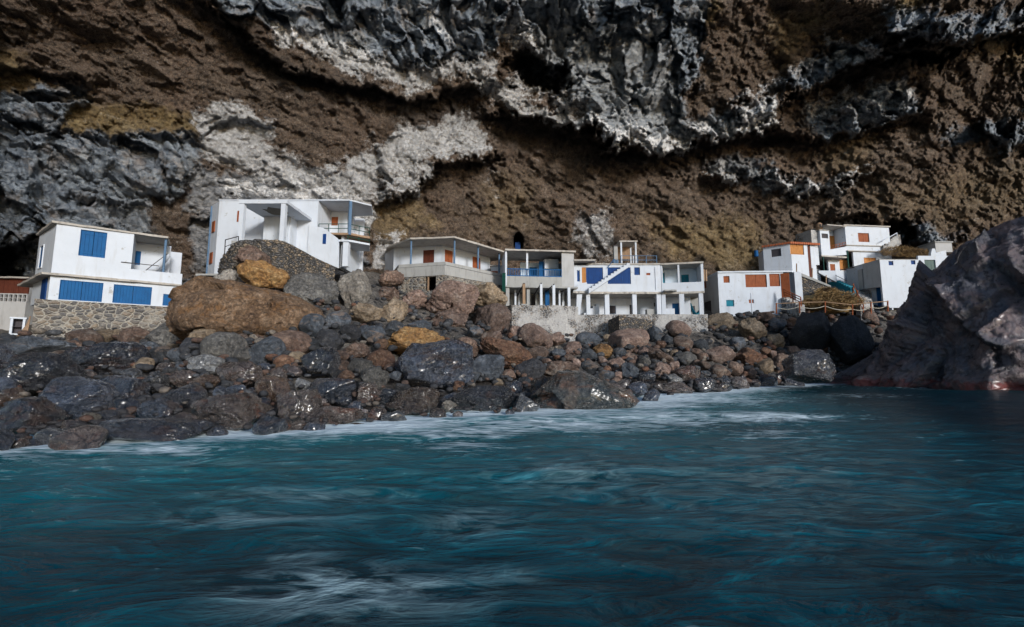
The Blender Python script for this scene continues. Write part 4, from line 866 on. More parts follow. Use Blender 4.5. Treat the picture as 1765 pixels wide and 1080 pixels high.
MB().box(fE, sxx(1059.5, .9), sxx(1066, .9), .9, 1.4, zr + .14, zz(fE, 1063, 424, .9)).build('stack', M['concrete'], ch); MB().box(fE, sxx(1059, .9), sxx(1066.5, .9), .85, 1.45, zz(fE, 1063, 424, .9), zz(fE, 1063, 422.5, .9)).build('cap', M['dark_win'], ch)
MB().box(fE, sxx(1058, .9), sxx(1066.5, .9), .8, .88, zr + .14, zr + .7).build('door', M['bluegrey'], ch)
ry_ = thing('roof_railing', fE.P(sxx(1117), .4, zr + .14), "thin blue metal railing along the stair house roof edge", 'railing')
mb = MB(); q = [sxx(1071, .3), sxx(1100, .3), sxx(1115, .3), sxx(1133, .3)]; zt_ = zz(fE, 1115, 440.5, .3)
for h_ in (zt_, (zt_ + zr + .14) / 2): mb.tube(fE.P(q[0], .3, h_), fE.P(q[3], .3, h_), .028, 6); mb.tube(fE.P(q[3], .3, h_), fE.P(q[3], 3, h_), .025, 6)
mb.build('rail', M['bluegrey'], ry_)
for s_ in q: MB().tube(fE.P(s_, .3, zr + .14), fE.P(s_, .3, zt_ + .02), .04, 6).build('post', M['bluegrey'], ry_)

# == E2: balcony house on the right of the stair house
fG = Fr((1139.2, 457, 41), (1212, 458, 40.2)); L = fG.L; zr = fG.ztop; g_ = lambda u, d=0, v=480: ss(fG, u, v, d)
zp0, zs, zg = zz(fG, 1175, 486.5), zz(fG, 1175, 502.5), zz(fG, 1175, 543)
E2 = thing('house', fG.P(L / 2, 0, zg), "white two-storey house with open blue-grey balcony right of the stair house", 'house', 'white cave houses under the cliff')
GD = 4
MB().slab([fG.XY(0, -.15), fG.XY(L + .02, -.15), fG.XY(L + .02, GD), fG.XY(0, GD)], zr, zr + .17, .4, .03).build('roof', M['conc_edge'], E2)
mb = MB(); mb.box(fG, 0, L, 0, .15, zs - .02, zp0); mb.box(fG, L - .22, L, 0, .2, zp0, zr); mb.box(fG, 0, .1, 0, .2, zp0, zr); mb.box(fG, L - .2, L, .2, GD, zs, zr); mb.box(fG, 0, .15, .2, GD, zs, zr); mb.build('wall', M['white'], E2)
k1, k2 = fG.rect(1140, 469, 1146.7, 487, 2), fG.rect(1173.5, 472, 1188.5, 487, 2.); mb = MB(); k1 = (k1[0] + .05, k1[1], zs, k1[3]); k2 = (k2[0], k2[1], zs, k2[3])
wall(mb, fG, .15, L - .2, zs, zr, 2., 2.2, [hole(k1, .02), hole(k2, .02)]); mb.build('back_wall', M['white_cool'], E2)
window(E2, fG, k1, M['teal'], M['white'], 'door', 'door_leaf', 2.05, 1, False); window(E2, fG, k2, M['teal'], M['white'], 'door', 'door_leaf', 2.05, 2, False)
col(E2, fG, g_(1168.6), g_(1171.6), .0, zp0, zr, M['white'])
MB().slab([fG.XY(0, -.08), fG.XY(L, -.08), fG.XY(L, GD), fG.XY(0, GD)], zs - .2, zs, .3, .03).build('floor_slab', M['conc_edge'], E2)
MB().slab([fG.XY(.15, -.7), fG.XY(1.2, -.6), fG.XY(1.3, -.08), fG.XY(.05, -.08)], zs + .0, zs + .13, .2, .05).build('broken_ledge', M['concrete'], E2)
for u0, u1 in ((1140.5, 1147.5), (1171, 1179.5), (1205, 1212.5)): col(E2, fG, g_(u0, 0, 520), g_(u1, 0, 520), -.02, zg - .3, zs - .2, M['white'])
k3 = fG.rect(1158.5, 522, 1171.5, 541, 1.8); k3 = (k3[0], k3[1], zg, k3[3]); mb = MB(); wall(mb, fG, 0, g_(1190, 1.8, 520), zg - .3, zs - .2, 1.8, 2., [hole(k3, .02)]); mb.build('lower_wall', M['white'], E2)
window(E2, fG, k3, M['blue'], M['blue'], 'door', 'door_leaf', 1.85, 1, False)
MB().box(fG, g_(1148, .3, 535), g_(1163, .3, 535), .3, .5, zg - .1, zz(fG, 1155, 531.5, .3)).build('low_wall', M['white'], E2)
mb = MB(); mb.box(fG, g_(1190, 3, 520), L, 3, 3.2, zg - .3, zs - .2); mb.build('rear_wall', M['concrete'], E2)
boards(fG, fG.rect(1192, 527, 1198, 537, 2.95), 2.93).build('window', M['dark_win'], E2)
# hammock
mb = MB(); A_ = Vector(fG.P(g_(1190.5, .4, 520), .5, zz(fG, 1190.5, 520, .4))); B_ = Vector(fG.P(g_(1206, .4, 530), .2, zz(fG, 1206, 531, .4)))
for sx_ in (-1, 1):
    pass
R_ = []
for i in range(15):
    k = i / 14; c_ = A_.lerp(B_, k) + Vector((0, 0, -.75 * math.sin(math.pi * k ** .8))); wd = .08 + .32 * math.sin(math.pi * k); R_.append([c_ + Vector((0, wd * math.cos(t_), .22 * wd / .4 * math.sin(t_) - .1)) for t_ in [math.pi * (1 + j / 6) for j in range(7)]])
for a_, b_ in zip(R_, R_[1:]):
    n_ = len(mb.v); mb.v += [tuple(q) for q in a_ + b_]
    for j in range(6): mb.f.append([n_ + j, n_ + j + 1, n_ + 8 + j, n_ + 7 + j])
hm = mb.build('hammock', M['teal'], None, True); so_ = hm.modifiers.new('thick', 'SOLIDIFY'); so_.thickness = .03; tag(hm, "turquoise hammock hung under the balcony house between column and wall", 'hammock')
# terrace wall under E and E2, and the pier
f = fr_xy(fE.XY(sxx(990) - .2, -1.2), fG.XY(L, -.9)); zb_ = zg - 2.2
tw = MB().slab([f.XY(0, 0), f.XY(f.L, 0), f.XY(f.L, 5.2), f.XY(0, 5.2)], zb_, zg - .05, .5, .05).build('terrace_wall', M['mason_pale']); tag(tw, "long pale cemented terrace wall under the stair house and balcony house", 'retaining wall')
p1, p2, p3 = at(1048, 545, 39.2), at(1067, 545, 37.2), at(1128, 546, 38.0)
mb = MB(); mb.loop([(p1.x, p1.y, p1.z - 1.6), (p2.x, p2.y, p2.z - 2.2), (p3.x, p3.y, p3.z - 1.4), (p3.x, p3.y + 1.5, p3.z - 1.4)], [(p1.x, p1.y, p2.z - .15), (p2.x, p2.y, p2.z + .1), (p3.x, p3.y, p2.z - .35), (p3.x, p3.y + 1.5, p2.z - .35)])
tag(mb.build('pier_wall', M['mason'] if False else M['drystone']), "rough dark stone buttress jutting from the terrace wall below the stair house", 'stone wall')
# ---------------------------------------------------------------- rocks
def ico(sub):
    bm = bmesh.new(); bmesh.ops.create_icosphere(bm, subdivisions=sub, radius=1)
    v = np.array([q.co[:] for q in bm.verts]); f = np.array([[q.index for q in fc.verts] for fc in bm.faces]); bm.free(); return v, f
ICO = {k: ico(k) for k in (2, 4, 5, 6)}
def facet_sphere(v, seed, cuts=14, lo=.62, hi=.95, k=.02):
    r = np.random.RandomState(seed); n = r.normal(size=(cuts, 3)); n /= np.linalg.norm(n, axis=1)[:, None]; o = r.uniform(lo, hi, cuts)
    d = v @ n.T; rad = np.where(d > .05, o / np.maximum(d, .05), 9); rad = np.minimum(rad, 1.12)
    return -k * np.log(np.sum(np.exp(-rad / k), 1) + np.exp(-1.05 / k))
def mesh_from(name, v, f, m=None):
    me = bpy.data.meshes.new(name); me.vertices.add(len(v)); me.vertices.foreach_set('co', v.astype(np.float32).ravel())
    me.loops.add(f.size); me.loops.foreach_set('vertex_index', f.ravel().astype(np.int32)); me.polygons.add(len(f))
    me.polygons.foreach_set('loop_start', np.arange(0, f.size, f.shape[1], dtype=np.int32)); me.polygons.foreach_set('loop_total', np.full(len(f), f.shape[1], np.int32))
    me.update(calc_edges=True); me.polygons.foreach_set('use_smooth', np.ones(len(f), bool)); me.materials.append(m); return me
def rock_shape(seed, sub, rough=.05, cuts=14, lo=.62):
    rough = rough * 1.35
    v, f = ICO[sub]; r = facet_sphere(v, seed, cuts, lo)
    p = v * r[:, None]
    r2 = fbm(p * 1.4 + seed * 3.1, 3, .5, seed) * rough * 1.3 + planes((p + fbm(p * 2, 2, .5, seed)[:, None] * .15) * 1.5 + seed * 1.7, seed, 1.3 * rough, 1. * rough) + fbm(p * 6 + seed, 4, .62, seed + 5, True) * rough * .4
    if sub >= 5: r2 = r2 + planes(p * 5.5 + seed, seed + 40, rough * .4, rough * .25) + fbm(p * 13 + seed, 3, .6, seed + 9) * rough * .25
    p = p * (1 + r2)[:, None]; ext = np.abs(p).max(0); return p / ext, f
PROTO = []
for s_i in range(16):
    p, f = rock_shape(100 + s_i, 4, .03 if s_i < 9 else .06, 9 if s_i < 9 else 14, .62 if s_i < 9 else .52)
    PROTO.append(mesh_from('boulder_shape', p, f, M['r_slate']))
rr = random.Random(11)
BLD = []                       # all boulders placed: (u, v, wpx, hpx, object)
def place_rock(u, v, wpx, hpx, kind, Y=None, label=None, seed=None, deep=1., tilt=0., cat='boulder', group=None, sub=5, rough=.08, cuts=14, lo=.6, name='boulder'):
    if Y is None: Y = float(fore(u, v + .22 * hpx))
    c = at(u, v, Y); rx = wpx / F * Y / 2; rz = hpx / F * Y / 2; ry = (rx + rz) / 2 * deep
    c = c + Vector((0, ry * .2, 0))
    if seed is None:
        me = PROTO[rr.randrange(16)]
    else:
        p, f = rock_shape(seed, sub, rough, cuts, lo); me = mesh_from('boulder_shape', p, f, M['r_slate'])
    o = bpy.data.objects.new(name, me); C.objects.link(o); o.location = c
    if seed is None:            # pick a random turn that keeps the wanted width and height
        e_ = (rr.choice((0, 1, 2, 3)) * math.pi / 2 + rr.uniform(-.2, .2), rr.uniform(-.25, .25), rr.uniform(0, 6.28))
        R_ = Matrix.Rotation(e_[2], 3, 'Z') @ Matrix.Rotation(e_[0], 3, 'X') @ Matrix.Rotation(e_[1], 3, 'Y')
        sc3 = Matrix.Diagonal((rx, ry, rz)) @ R_
        o.matrix_world = Matrix.Translation(c) @ (Matrix.Rotation(tilt, 3, 'Y') @ sc3).to_4x4()
        # keep a clean loc/rot/scale: bake shear away by using uniform-ish scale
        o.rotation_euler = (0, tilt + rr.uniform(-.25, .25), rr.choice((-1, 1)) * rr.uniform(0, .5) + (math.pi if rr.random() < .5 else 0)); o.scale = (rx * 1.06, ry, rz * 1.06)
        o.location = c
    else:
        o.rotation_euler = (0, tilt, 0); o.scale = (rx, ry, rz)
    zmin = c.z - rz
    m_ = M['r_' + kind]
    if ('w_' + kind) in M and zmin < .35 + (.8 if u < 560 else 0): m_ = M['w_' + kind]
    o.material_slots[0].link = 'OBJECT'; o.material_slots[0].material = m_
    if label: tag(o, label, cat, group)
    BLD.append([u, v, wpx, hpx, o, kind, m_.name.startswith('wet')])
    return o
H = [ # u, v, w, h, kind, Y, label
 (178,617,140,60,'black',None,"blue-black boulder with a pale crust, below the masonry base of the leftmost house"),
 (55,648,130,80,'black',None,"big dark boulder at the left edge above the black waterline rocks"),
 (60,600,130,48,'slate',None,"long flat blue-black boulder at the left edge just under the white cabinet"),
 (115,692,125,80,'slate',None,"wide wet slate boulder near the left edge with finely cracked face"),
 (40,722,130,75,'black',None,"low black wet boulder in the water at the left edge"),
 (204,672,100,48,'slate',None,"long smooth dark slate boulder in the pile left of the greenish one"),
 (266,661,66,42,'grey',None,"rounded greenish grey boulder beside the long dark slate one"),
 (411,642,84,54,'brown',None,"angular brown boulder below the left half of the giant brown rock"),
 (350,629,64,36,'pale',None,"pale sand-coloured slab below the left end of the giant brown rock"),
 (352,658,46,30,'rust',None,"small rust brown boulder leaning under the pale sand-coloured slab"),
 (272,708,62,46,'slate',None,"shiny slate grey boulder left of the wide wet brown boulder"),
 (392,712,150,66,'brown',None,"wide wet brown boulder with rust streaks at the waterline"),
 (244,744,190,52,'black',None,"long low black boulder washed by foam at lower left"),
 (508,700,86,64,'brown',None,"humped wet grey-brown boulder right of the wide wet brown one"),
 (570,716,108,36,'brown',None,"low sloping wet boulder with brown right side at the waterline"),
 (570,670,88,46,'slate',None,"smooth blue-grey rounded boulder right of the small white rock"),
 (519,663,30,22,'pale',None,"small cream white rock among dark boulders"),
 (632,680,44,40,'brown',None,"round reddish brown boulder right of the smooth blue-grey one"),
 (717,694,104,54,'rust',None,"glossy wet boulder with orange-brown streaks at the waterline"),
 (830,690,126,60,'black',None,"broad wet blackish boulder with finely ribbed face at the waterline"),
 (742,634,148,92,'slate',None,"large smooth slate boulder with a rust brown left end"),
 (712,592,124,56,'ochre',None,"jagged orange ochre boulder on top of the large slate one"),
 (870,612,98,56,'rust',None,"long rust red boulder sloping down to the right"),
 (844,636,62,48,'slate',None,"blue-grey angular boulder under the long rust red one"),
 (568,585,46,46,'black',None,"block-shaped near-black boulder right of the giant brown rock"),
 (613,603,52,34,'brown',None,"rounded brown double-humped boulder right of the near-black block"),
 (638,576,50,32,'slate',None,"faceted blue-grey boulder below the golden tan one"),
 (627,540,60,38,'tan',None,"golden tan speckled boulder below the stone path to the veranda house"),
 (677,536,50,52,'tan',None,"cone-shaped tan and brown boulder below the veranda house"),
 (679,566,46,28,'slate',None,"smooth slate slab at the foot of the cone-shaped boulder"),
 (722,563,44,30,'slate',None,"dark purple-grey boulder right of the smooth slate slab"),
 (550,624,66,50,'black',None,"black boulder with a pale broken face below the near-black block"),
 (645,654,56,44,'grey',None,"rough grey boulder left of the large slate and rust one"),
 (778,520,100,78,'rosy',36.,"big pinkish brown rounded boulder under the veranda house"),
 (838,506,80,48,'tan',37.3,"cream tan boulder beside the left foot of the stilted balcony house"),
 (850,550,76,58,'rosy',35.5,"rough rosy brown boulder right of the big pinkish brown one"),
 (770,556,100,50,'rosy',34.5,"pale gravelly cemented lump under the big pinkish brown boulder"),
 (667,505,50,34,'brown',34.,"brown boulder in the gap left of the veranda house cellar opening"),
 (712,514,48,40,'rosy',35.,"purple brown boulder hanging right above a dark gap"),
 (672,480,50,30,'brown',36.,"uppermost brown boulder at the left foot of the veranda house"),
 (608,502,60,78,'pale',28.3,"tall pale grey and pink boulder right of the dry stone bastion"),
 (535,505,100,72,'grey',27.2,"weathered purple-grey boulder at the foot of the dry stone bastion"),
 (447,474,84,56,'ochre',26.,"golden brown boulder wedged under the dry stone bastion"),
 (434,446,56,50,'brown',27.0,"dark brown crag jutting from the left face of the dry stone bastion"),
 (388,486,60,50,'pale',26.5,"pale grey boulder left of the golden brown one under the bastion"),
 (944,676,76,54,'rust',None,"dark rust-red wet boulder left of the long sloping ridge"),
 (965,640,66,36,'brown',None,"flat brown boulder above the long sloping wet ridge"),
 (1235,568,82,62,'tan',41.,"large tan knobbly boulder below the brown-shuttered white house corner"),
 (1298,569,48,46,'tan',None,"smaller tan boulder right of the large knobbly tan one"),
 (1131,575,34,32,'slate',None,"round smooth dark boulder below the right end of the terrace"),
 (1168,671,74,26,'brown',None,"flat olive brown boulder at the water's edge in the middle"),
 (1138,614,50,30,'brown',None,"brown boulder with white speckled veins in the middle of the pile"),
 (1040,604,38,26,'ochre',None,"rounded golden ochre boulder below the terrace wall"),
 (1014,613,32,28,'slate',None,"half orange half slate round boulder left of the golden ochre one"),
 (1402,571,84,68,'black',37.,"big glossy black boulder left of the great headland rock"),
 (1466,584,72,84,'black',36.,"tall black boulder between the glossy one and the headland rock"),
 (1405,634,84,62,'black',27.,"smooth black rounded boulder at the waterline left of the headland rock"),
 (1293,614,50,34,'rust',None,"rust orange wedge boulder in the right part of the pile"),
 (1347,628,38,38,'brown',None,"brown boulder touching the smooth black rounded one"),
 (1142,639,36,30,'rosy',None,"reddish round boulder above the flat olive brown one"),
 (1061,627,38,24,'rosy',None,"smooth pale-topped brown boulder in the middle of the pile"),
 (1017,633,36,24,'slate',None,"bluish oval boulder left of the pale-topped brown one"),
 (1085,640,34,30,'slate',None,"dark slate boulder right of the pale-topped brown one"),
 (1116,651,34,28,'slate',None,"smooth dark slate boulder touching the reddish round one"),
 (1162,655,28,22,'pale',None,"pale mottled yellowish boulder above the flat olive brown one"),
 (1186,648,54,36,'brown',None,"dark reddish brown boulder right of the pale mottled one"),
 (1216,663,40,32,'black',None,"dark boulder at the water's edge right of the flat olive brown one"),
 (1276,660,38,28,'rosy',None,"reddish oval boulder at the water's edge below the brown-shuttered house"),
 (1340,590,40,30,'tan',None,"tan boulder above the rust orange wedge"),
 (612,733,32,9,'black',None,"small black stone breaking the surface beside foam"),
 (645,738,56,9,'black',None,"flat dark slab barely above the water"),
]
for i, (u, v, w_, h_, k_, Y_, lab) in enumerate(H):
    wet = False
    o = place_rock(u, v, w_ * 1.0, h_ * 1.06, k_, Y_, lab, seed=300 + i, sub=5 if w_ < 90 else 6, rough=.045 if k_ in ('slate', 'black') else .085, cuts=14, lo=.62, deep=1.0,
                   tilt={22: .35, 13: .1, 51: .3}.get(i, 0), group='boulders heaped along the shore')
# outlined giants
def giant(name, outline, Y, thick, kind_m, seed, label, cat='boulder', amp=.5, sub=6, squash=.5, centre=None, facet_amp=1., zoff=0, group=None, extra=None):
    cw = at(*centre, Y + zoff); vd = Vector((cw.x, cw.y)).normalized(); fo = Fr.__new__(Fr); fo.o = Vector((cw.x, cw.y)); fo.t = Vector((vd.y, -vd.x)); fo.n = vd
    o_ = np.array([fo.uv(u, v) for u, v in outline]); c = np.array([0, cw.z])
    v, f = ICO[sub]
    if sub == 6:                # finer still: one more split
        bm = bmesh.new(); bmesh.ops.create_icosphere(bm, subdivisions=8 if thick > 5 else 7, radius=1)
        v = np.array([q.co[:] for q in bm.verts]); f = np.array([[q.index for q in fc.verts] for fc in bm.faces]); bm.free()
    ang = np.arctan2(v[:, 2], v[:, 0]); oa = np.arctan2(o_[:, 1] - c[1], o_[:, 0] - c[0]); orad = np.hypot(o_[:, 1] - c[1], o_[:, 0] - c[0])
    # dense outline, resampled by angle
    pts = []; n = len(o_)
    for i in range(n):
        for k in np.linspace(0, 1, 24, endpoint=False): pts.append(o_[i] * (1 - k) + o_[(i + 1) % n] * k - c)
    pts = np.array(pts); pa = np.arctan2(pts[:, 1], pts[:, 0]); pr = np.hypot(pts[:, 0], pts[:, 1]); so2 = np.argsort(pa)
    rad = np.interp(ang, pa[so2], pr[so2], period=2 * math.pi)
    eq = np.sqrt(v[:, 0] ** 2 + v[:, 2] ** 2); flat = np.power(np.clip(eq, 0, 1), squash)
    p = np.stack([np.cos(ang) * rad * flat, v[:, 1] * thick * np.sqrt(np.clip(1 - (1 - np.abs(v[:, 1])) ** 2, 0, 1)) * .0 + np.sign(v[:, 1]) * thick * np.abs(v[:, 1]), np.sin(ang) * rad * flat], -1)
    nn = v.copy(); q = p + seed
    w_ = np.stack([fbm(q * .35, 3, .5, seed), fbm(q * .35 + 9, 3, .5, seed + 3), fbm(q * .35 + 19, 3, .5, seed + 6)], -1)
    f1, f2, cid = worley((q + w_ * 1.2) * .55 * facet_amp, seed); g1, g2, c2 = worley((q + w_) * 1.7 * facet_amp, seed + 9)
    front = sst(.1, .5, np.abs(v[:, 1]))
    qw = q + w_ * .45; d = fbm(q * .4, 3, .5, seed + 11) * amp * .6 + planes(qw * np.array([.45, .45, .32]) * facet_amp, seed, amp * 1.5, amp * .8) + planes(qw * np.array([1.3, 1.3, .9]) * facet_amp, seed + 7, amp * .25, amp * .14) + planes(qw * 3.6 * facet_amp, seed + 17, amp * .1, amp * .07) + fbm(q * 1.2, 6, .62, seed + 21, True) * amp * .07 + fbm(q * 6, 4, .62, seed + 31) * amp * .07
    d = d * (.35 + .65 * front)
    if extra is not None: d = d + extra(p, v)
    p = p + nn * d[:, None]
    me = mesh_from(name, p, f, kind_m); o = bpy.data.objects.new(name, me); C.objects.link(o); o.location = cw; o.rotation_euler.z = -math.atan2(vd.x, vd.y); tag(o, label, cat, group)
    return o
# headland rock: purple-grey, glossy, with a pink algae line at the water
m, t, b = mat('headland_rock'); x = NT(t); g = geo(x)
n1 = x.noise(g, .45, 7, .62, .6); n2 = x.noise(g, 2.4, 9, .7, .3); n3 = x.noise(g, 9, 6, .75)
st = x.noise(x.mapping(g, (1, 1, .35), (0, .5, 0)), 1.1, 8, .68, 1.6)
c = x.ramp(n1, [(.3, (.06, .066, .088)), (.43, (.12, .115, .14)), (.53, (.2, .145, .15)), (.68, (.32, .22, .2))])
c = x.mix(x.ramp(n2, [(.36, .75), (.5, 0.)]), c, (.014, .014, .018)); c = x.mix(x.ramp(st, [(.55, 0.), (.72, .45)]), c, (.22, .21, .23))
c = x.mix(x.ramp(n3, [(.55, 0.), (.7, .45)]), c, (.3, .27, .26))
sz = x.n('ShaderNodeSeparateXYZ'); x.l(g, sz.inputs[0])
lowb = x.math('SUBTRACT', 1.5, x.math('ADD', sz.outputs[2], x.math('MULTIPLY', n2, 1.2)))
c = x.mix(x.ramp(lowb, [(.3, 0.), (.48, .85)]), c, x.mix(x.ramp(n1, [(.45, 0.), (.55, 1.)]), (.05, .02, .022), (.26, .05, .045)))
x.l(c, b.inputs['Base Color']); x.l(x.ramp(n2, [(.35, .22), (.7, .55)]), b.inputs['Roughness']); b.inputs['Specular IOR Level'].default_value = .6
b.inputs['Coat Weight'].default_value = .4; b.inputs['Coat Roughness'].default_value = .25; x.bump(x.math('ADD', x.math('ADD', n2, x.math('MULTIPLY', n3, .35)), x.math('MULTIPLY', st, .8)), 1., .3, b)
giant('headland_rock', [(1436,700),(1443,655),(1474,636),(1506,606),(1534,566),(1556,527),(1580,500),(1604,474),(1627,449),(1655,420),(1690,402),(1730,386),(1790,372),(1900,350),(2050,440),(2150,560),(2200,760),(1800,760),(1500,745)],
      24.0, 5.5, m, 41, "huge purple-grey headland rock with glossy cracked face rising from the sea at right", 'rock', amp=.95, squash=.72, centre=(1780, 640), zoff=4.0)
M['giant'] = rock_mat('giant_brown_rock', ((.08, .042, .024), (.22, .13, .07), (.38, .26, .17)), samt=.55, speck=(.42, .33, .26), veins=(.24, .12, .045))
giant('boulder', [(293,562),(296,532),(312,508),(345,494),(400,490),(440,497),(478,500),(525,520),(552,537),(560,560),(536,580),(500,596),(440,606),(380,604),(326,594)], 20.5, 3.0, M['giant'], 17,
      "giant rough brown boulder lying on the shore between the two leftmost houses", amp=.42, squash=.6, zoff=2.2, centre=(425, 545), group='boulders heaped along the shore')
M['ridge'] = rock_mat('ridge_rock', ((.02, .026, .028), (.045, .05, .05), (.12, .065, .035)), True, (.15, .12, .09), .25, veins=(.14, .06, .03))
giant('boulder', [(905,708),(925,680),(950,655),(962,638),(1000,640),(1040,655),(1075,672),(1102,690),(1090,702),(1000,716),(940,716)], 15.6, 1.3, M['ridge'], 23,
      "long wet ridge of slate and rust rock sloping down right into the foam", amp=.22, squash=.6, zoff=.9, centre=(995, 683), facet_amp=1.6, group='boulders heaped along the shore')
# the rest of the pile
cand = []
placed = [(b[0], b[1], b[2] / 2, b[3] / 2) for b in BLD] + [(425, 542, 118, 48), (1000, 680, 70, 26), (960, 690, 45, 20)]
rr2 = random.Random(5)
def want(u):
    t_ = min(max((u - 300) / 800, 0), 1); return 30 - 9 * t_
auto = []
for scale, tries, over in ((1.9, 70, .9), (1.5, 260, .85), (1.0, 1800, .8), (.72, 3200, .78), (.5, 6000, .74)):
    for _ in range(tries):
        if len(auto) >= 215: break
        u = rr2.uniform(-20, 1500); vwm = float(np.interp(u, SH[0], SH[1])); vbm = float(np.interp(u, PT[0], PT[1]))
        if 330 < u < 640: vbm = max(vbm, 545)
        if 640 <= u < 900: vbm = max(vbm, 560)
        v = rr2.uniform(vbm + 6, vwm + 1); rx = want(u) * scale * rr2.uniform(.8, 1.25); ry = rx * rr2.uniform(.62, .9)
        if u > 1430 and v > 560: continue
        if all(((u - a[0]) / (rx + a[2])) ** 2 + ((v - a[1]) / (ry + a[3])) ** 2 > over ** 2 for a in placed):
            placed.append((u, v, rx, ry)); auto.append((u, v, rx, ry))
for (u, v, rx, ry) in auto:
    t_ = rr2.random()
    if u < 480: kd = 'slate' if t_ < .4 else 'black' if t_ < .5 else 'grey' if t_ < .62 else 'brown' if t_ < .84 else 'rust' if t_ < .93 else 'tan'
    else: kd = 'slate' if t_ < .28 else 'black' if t_ < .36 else 'brown' if t_ < .62 else 'rosy' if t_ < .74 else 'rust' if t_ < .83 else 'grey' if t_ < .92 else 'tan'
    place_rock(u, v, rx * 2.1, ry * 2.15, kd, deep=1.05, tilt=rr2.uniform(-.3, .3))
# a label for each: its colour and size, which row of the pile, and its place from the left among its like
ORD = 'leftmost second third fourth fifth sixth seventh eighth ninth tenth eleventh twelfth thirteenth fourteenth fifteenth'.split()
ZON = [(300, 'below leftmost house'), (560, 'below the giant boulder'), (700, 'left of the veranda house'), (890, 'below veranda house'), (1000, 'below stilted house'), (1140, 'below stair house'), (1225, 'below grey-terraced balcony'), (3000, 'below brown-shuttered house')]
CN = {'slate': 'slate-blue', 'black': 'blackish', 'grey': 'grey', 'brown': 'brown', 'rosy': 'reddish', 'rust': 'rust-orange', 'tan': 'tan'}
grp = {}
for b_ in BLD[len(H):]:
    u, v, w_, h_, o, kd, wet = b_
    z_ = next(n for lim, n in ZON if u < lim); vwm = float(np.interp(u, SH[0], SH[1])); vbm = float(np.interp(u, PT[0], PT[1])); t_ = (v - vbm) / (vwm - vbm)
    band = 'near the water' if t_ > .66 else 'mid-pile' if t_ > .33 else 'top of pile'
    Yr = o.location.y; sz_ = 'large' if o.scale[0] > .85 else 'small'
    grp.setdefault((sz_, CN[kd], band, z_), []).append((u, o))
for (sz_, cn, band, z_), L in grp.items():
    L.sort(key=lambda q: q[0])
    for i, (u, o) in enumerate(L):
        if len(L) == 1: lab = f"{sz_} {cn} boulder, {band}, {z_}, only one there"
        elif i == 0: lab = f"leftmost of the {sz_} {cn} boulders, {band}, {z_}"
        elif i == len(L) - 1: lab = f"rightmost of the {sz_} {cn} boulders, {band}, {z_}"
        else: lab = f"{ORD[i]} from left of the {sz_} {cn} boulders, {band}, {z_}"
        tag(o, lab, 'boulder', 'boulders heaped along the shore')
# cobbles and broken stone filling the gaps: nobody could count them
v2, f2_ = ICO[2]; VV = []; FF = []; n_ = 0
protos2 = []
for s_i in range(8):
    r_ = facet_sphere(v2, 700 + s_i, 9, .6, .95); p = v2 * r_[:, None]; protos2.append(p / np.abs(p).max(0))
rs = np.random.RandomState(3); cnt = 0
while cnt < 2400:
    u = rs.uniform(-120, 1540); vwm = np.interp(u, SH[0], SH[1]); vbm = np.interp(u, PT[0], PT[1]); v = rs.uniform(vbm - 4, vwm + 2)
    Y = float(fore(u, v)); r_ = rs.uniform(3.5, 9) * (1.2 if u < 500 else .9) / F * Y; c_ = at(u, v, Y)
    a_ = rs.uniform(0, 6.28); R3 = np.array(Matrix.Rotation(a_, 3, 'Z') @ Matrix.Rotation(rs.uniform(-.6, .6), 3, 'X'))
    p = (protos2[rs.randint(8)] * np.array([1, rs.uniform(.7, 1), rs.uniform(.5, .8)]) * r_) @ R3.T + np.array([c_.x, c_.y, c_.z + .1 + r_ * .15])
    VV.append(p); FF.append(f2_ + n_); n_ += len(p); cnt += 1
mc, t, b = mat('mixed_cobbles'); x = NT(t); g = geo(x)
ri = x.n('ShaderNodeNewGeometry').outputs['Random Per Island']
c = x.ramp(ri, [(0., (.03, .034, .042)), (.3, (.07, .075, .085)), (.42, (.1, .06, .045)), (.56, (.13, .06, .035)), (.64, (.2, .17, .14)), (.7, (.035, .037, .042)), (1., (.3, .28, .25))], 'CONSTANT')
n2 = x.noise(g, 7, 6, .75); c = x.mix(x.ramp(n2, [(.38, .7), (.55, 0.)]), c, (.015, .014, .015)); c = x.mix(x.ramp(n2, [(.58, 0.), (.7, .4)]), c, (.36, .32, .28))
sz = x.n('ShaderNodeSeparateXYZ'); x.l(g, sz.inputs[0]); wt = x.n('ShaderNodeClamp'); x.l(x.math('SUBTRACT', 1., sz.outputs[2]), wt.inputs[0])
c = x.mix(x.math('MULTIPLY', wt.outputs[0], .7), c, (.02, .015, .014)); x.l(c, b.inputs['Base Color']); x.l(x.math('MULTIPLY_ADD', wt.outputs[0], -.5, .85), b.inputs['Roughness']); x.bump(n2, .8, .08, b)
o = bpy.data.objects.new('cobbles', mesh_from('cobbles', np.concatenate(VV), np.concatenate(FF), mc)); C.objects.link(o)
tag(o, 'small mixed cobbles and broken stone filling the gaps between the boulders', 'cobbles', kind='stuff')
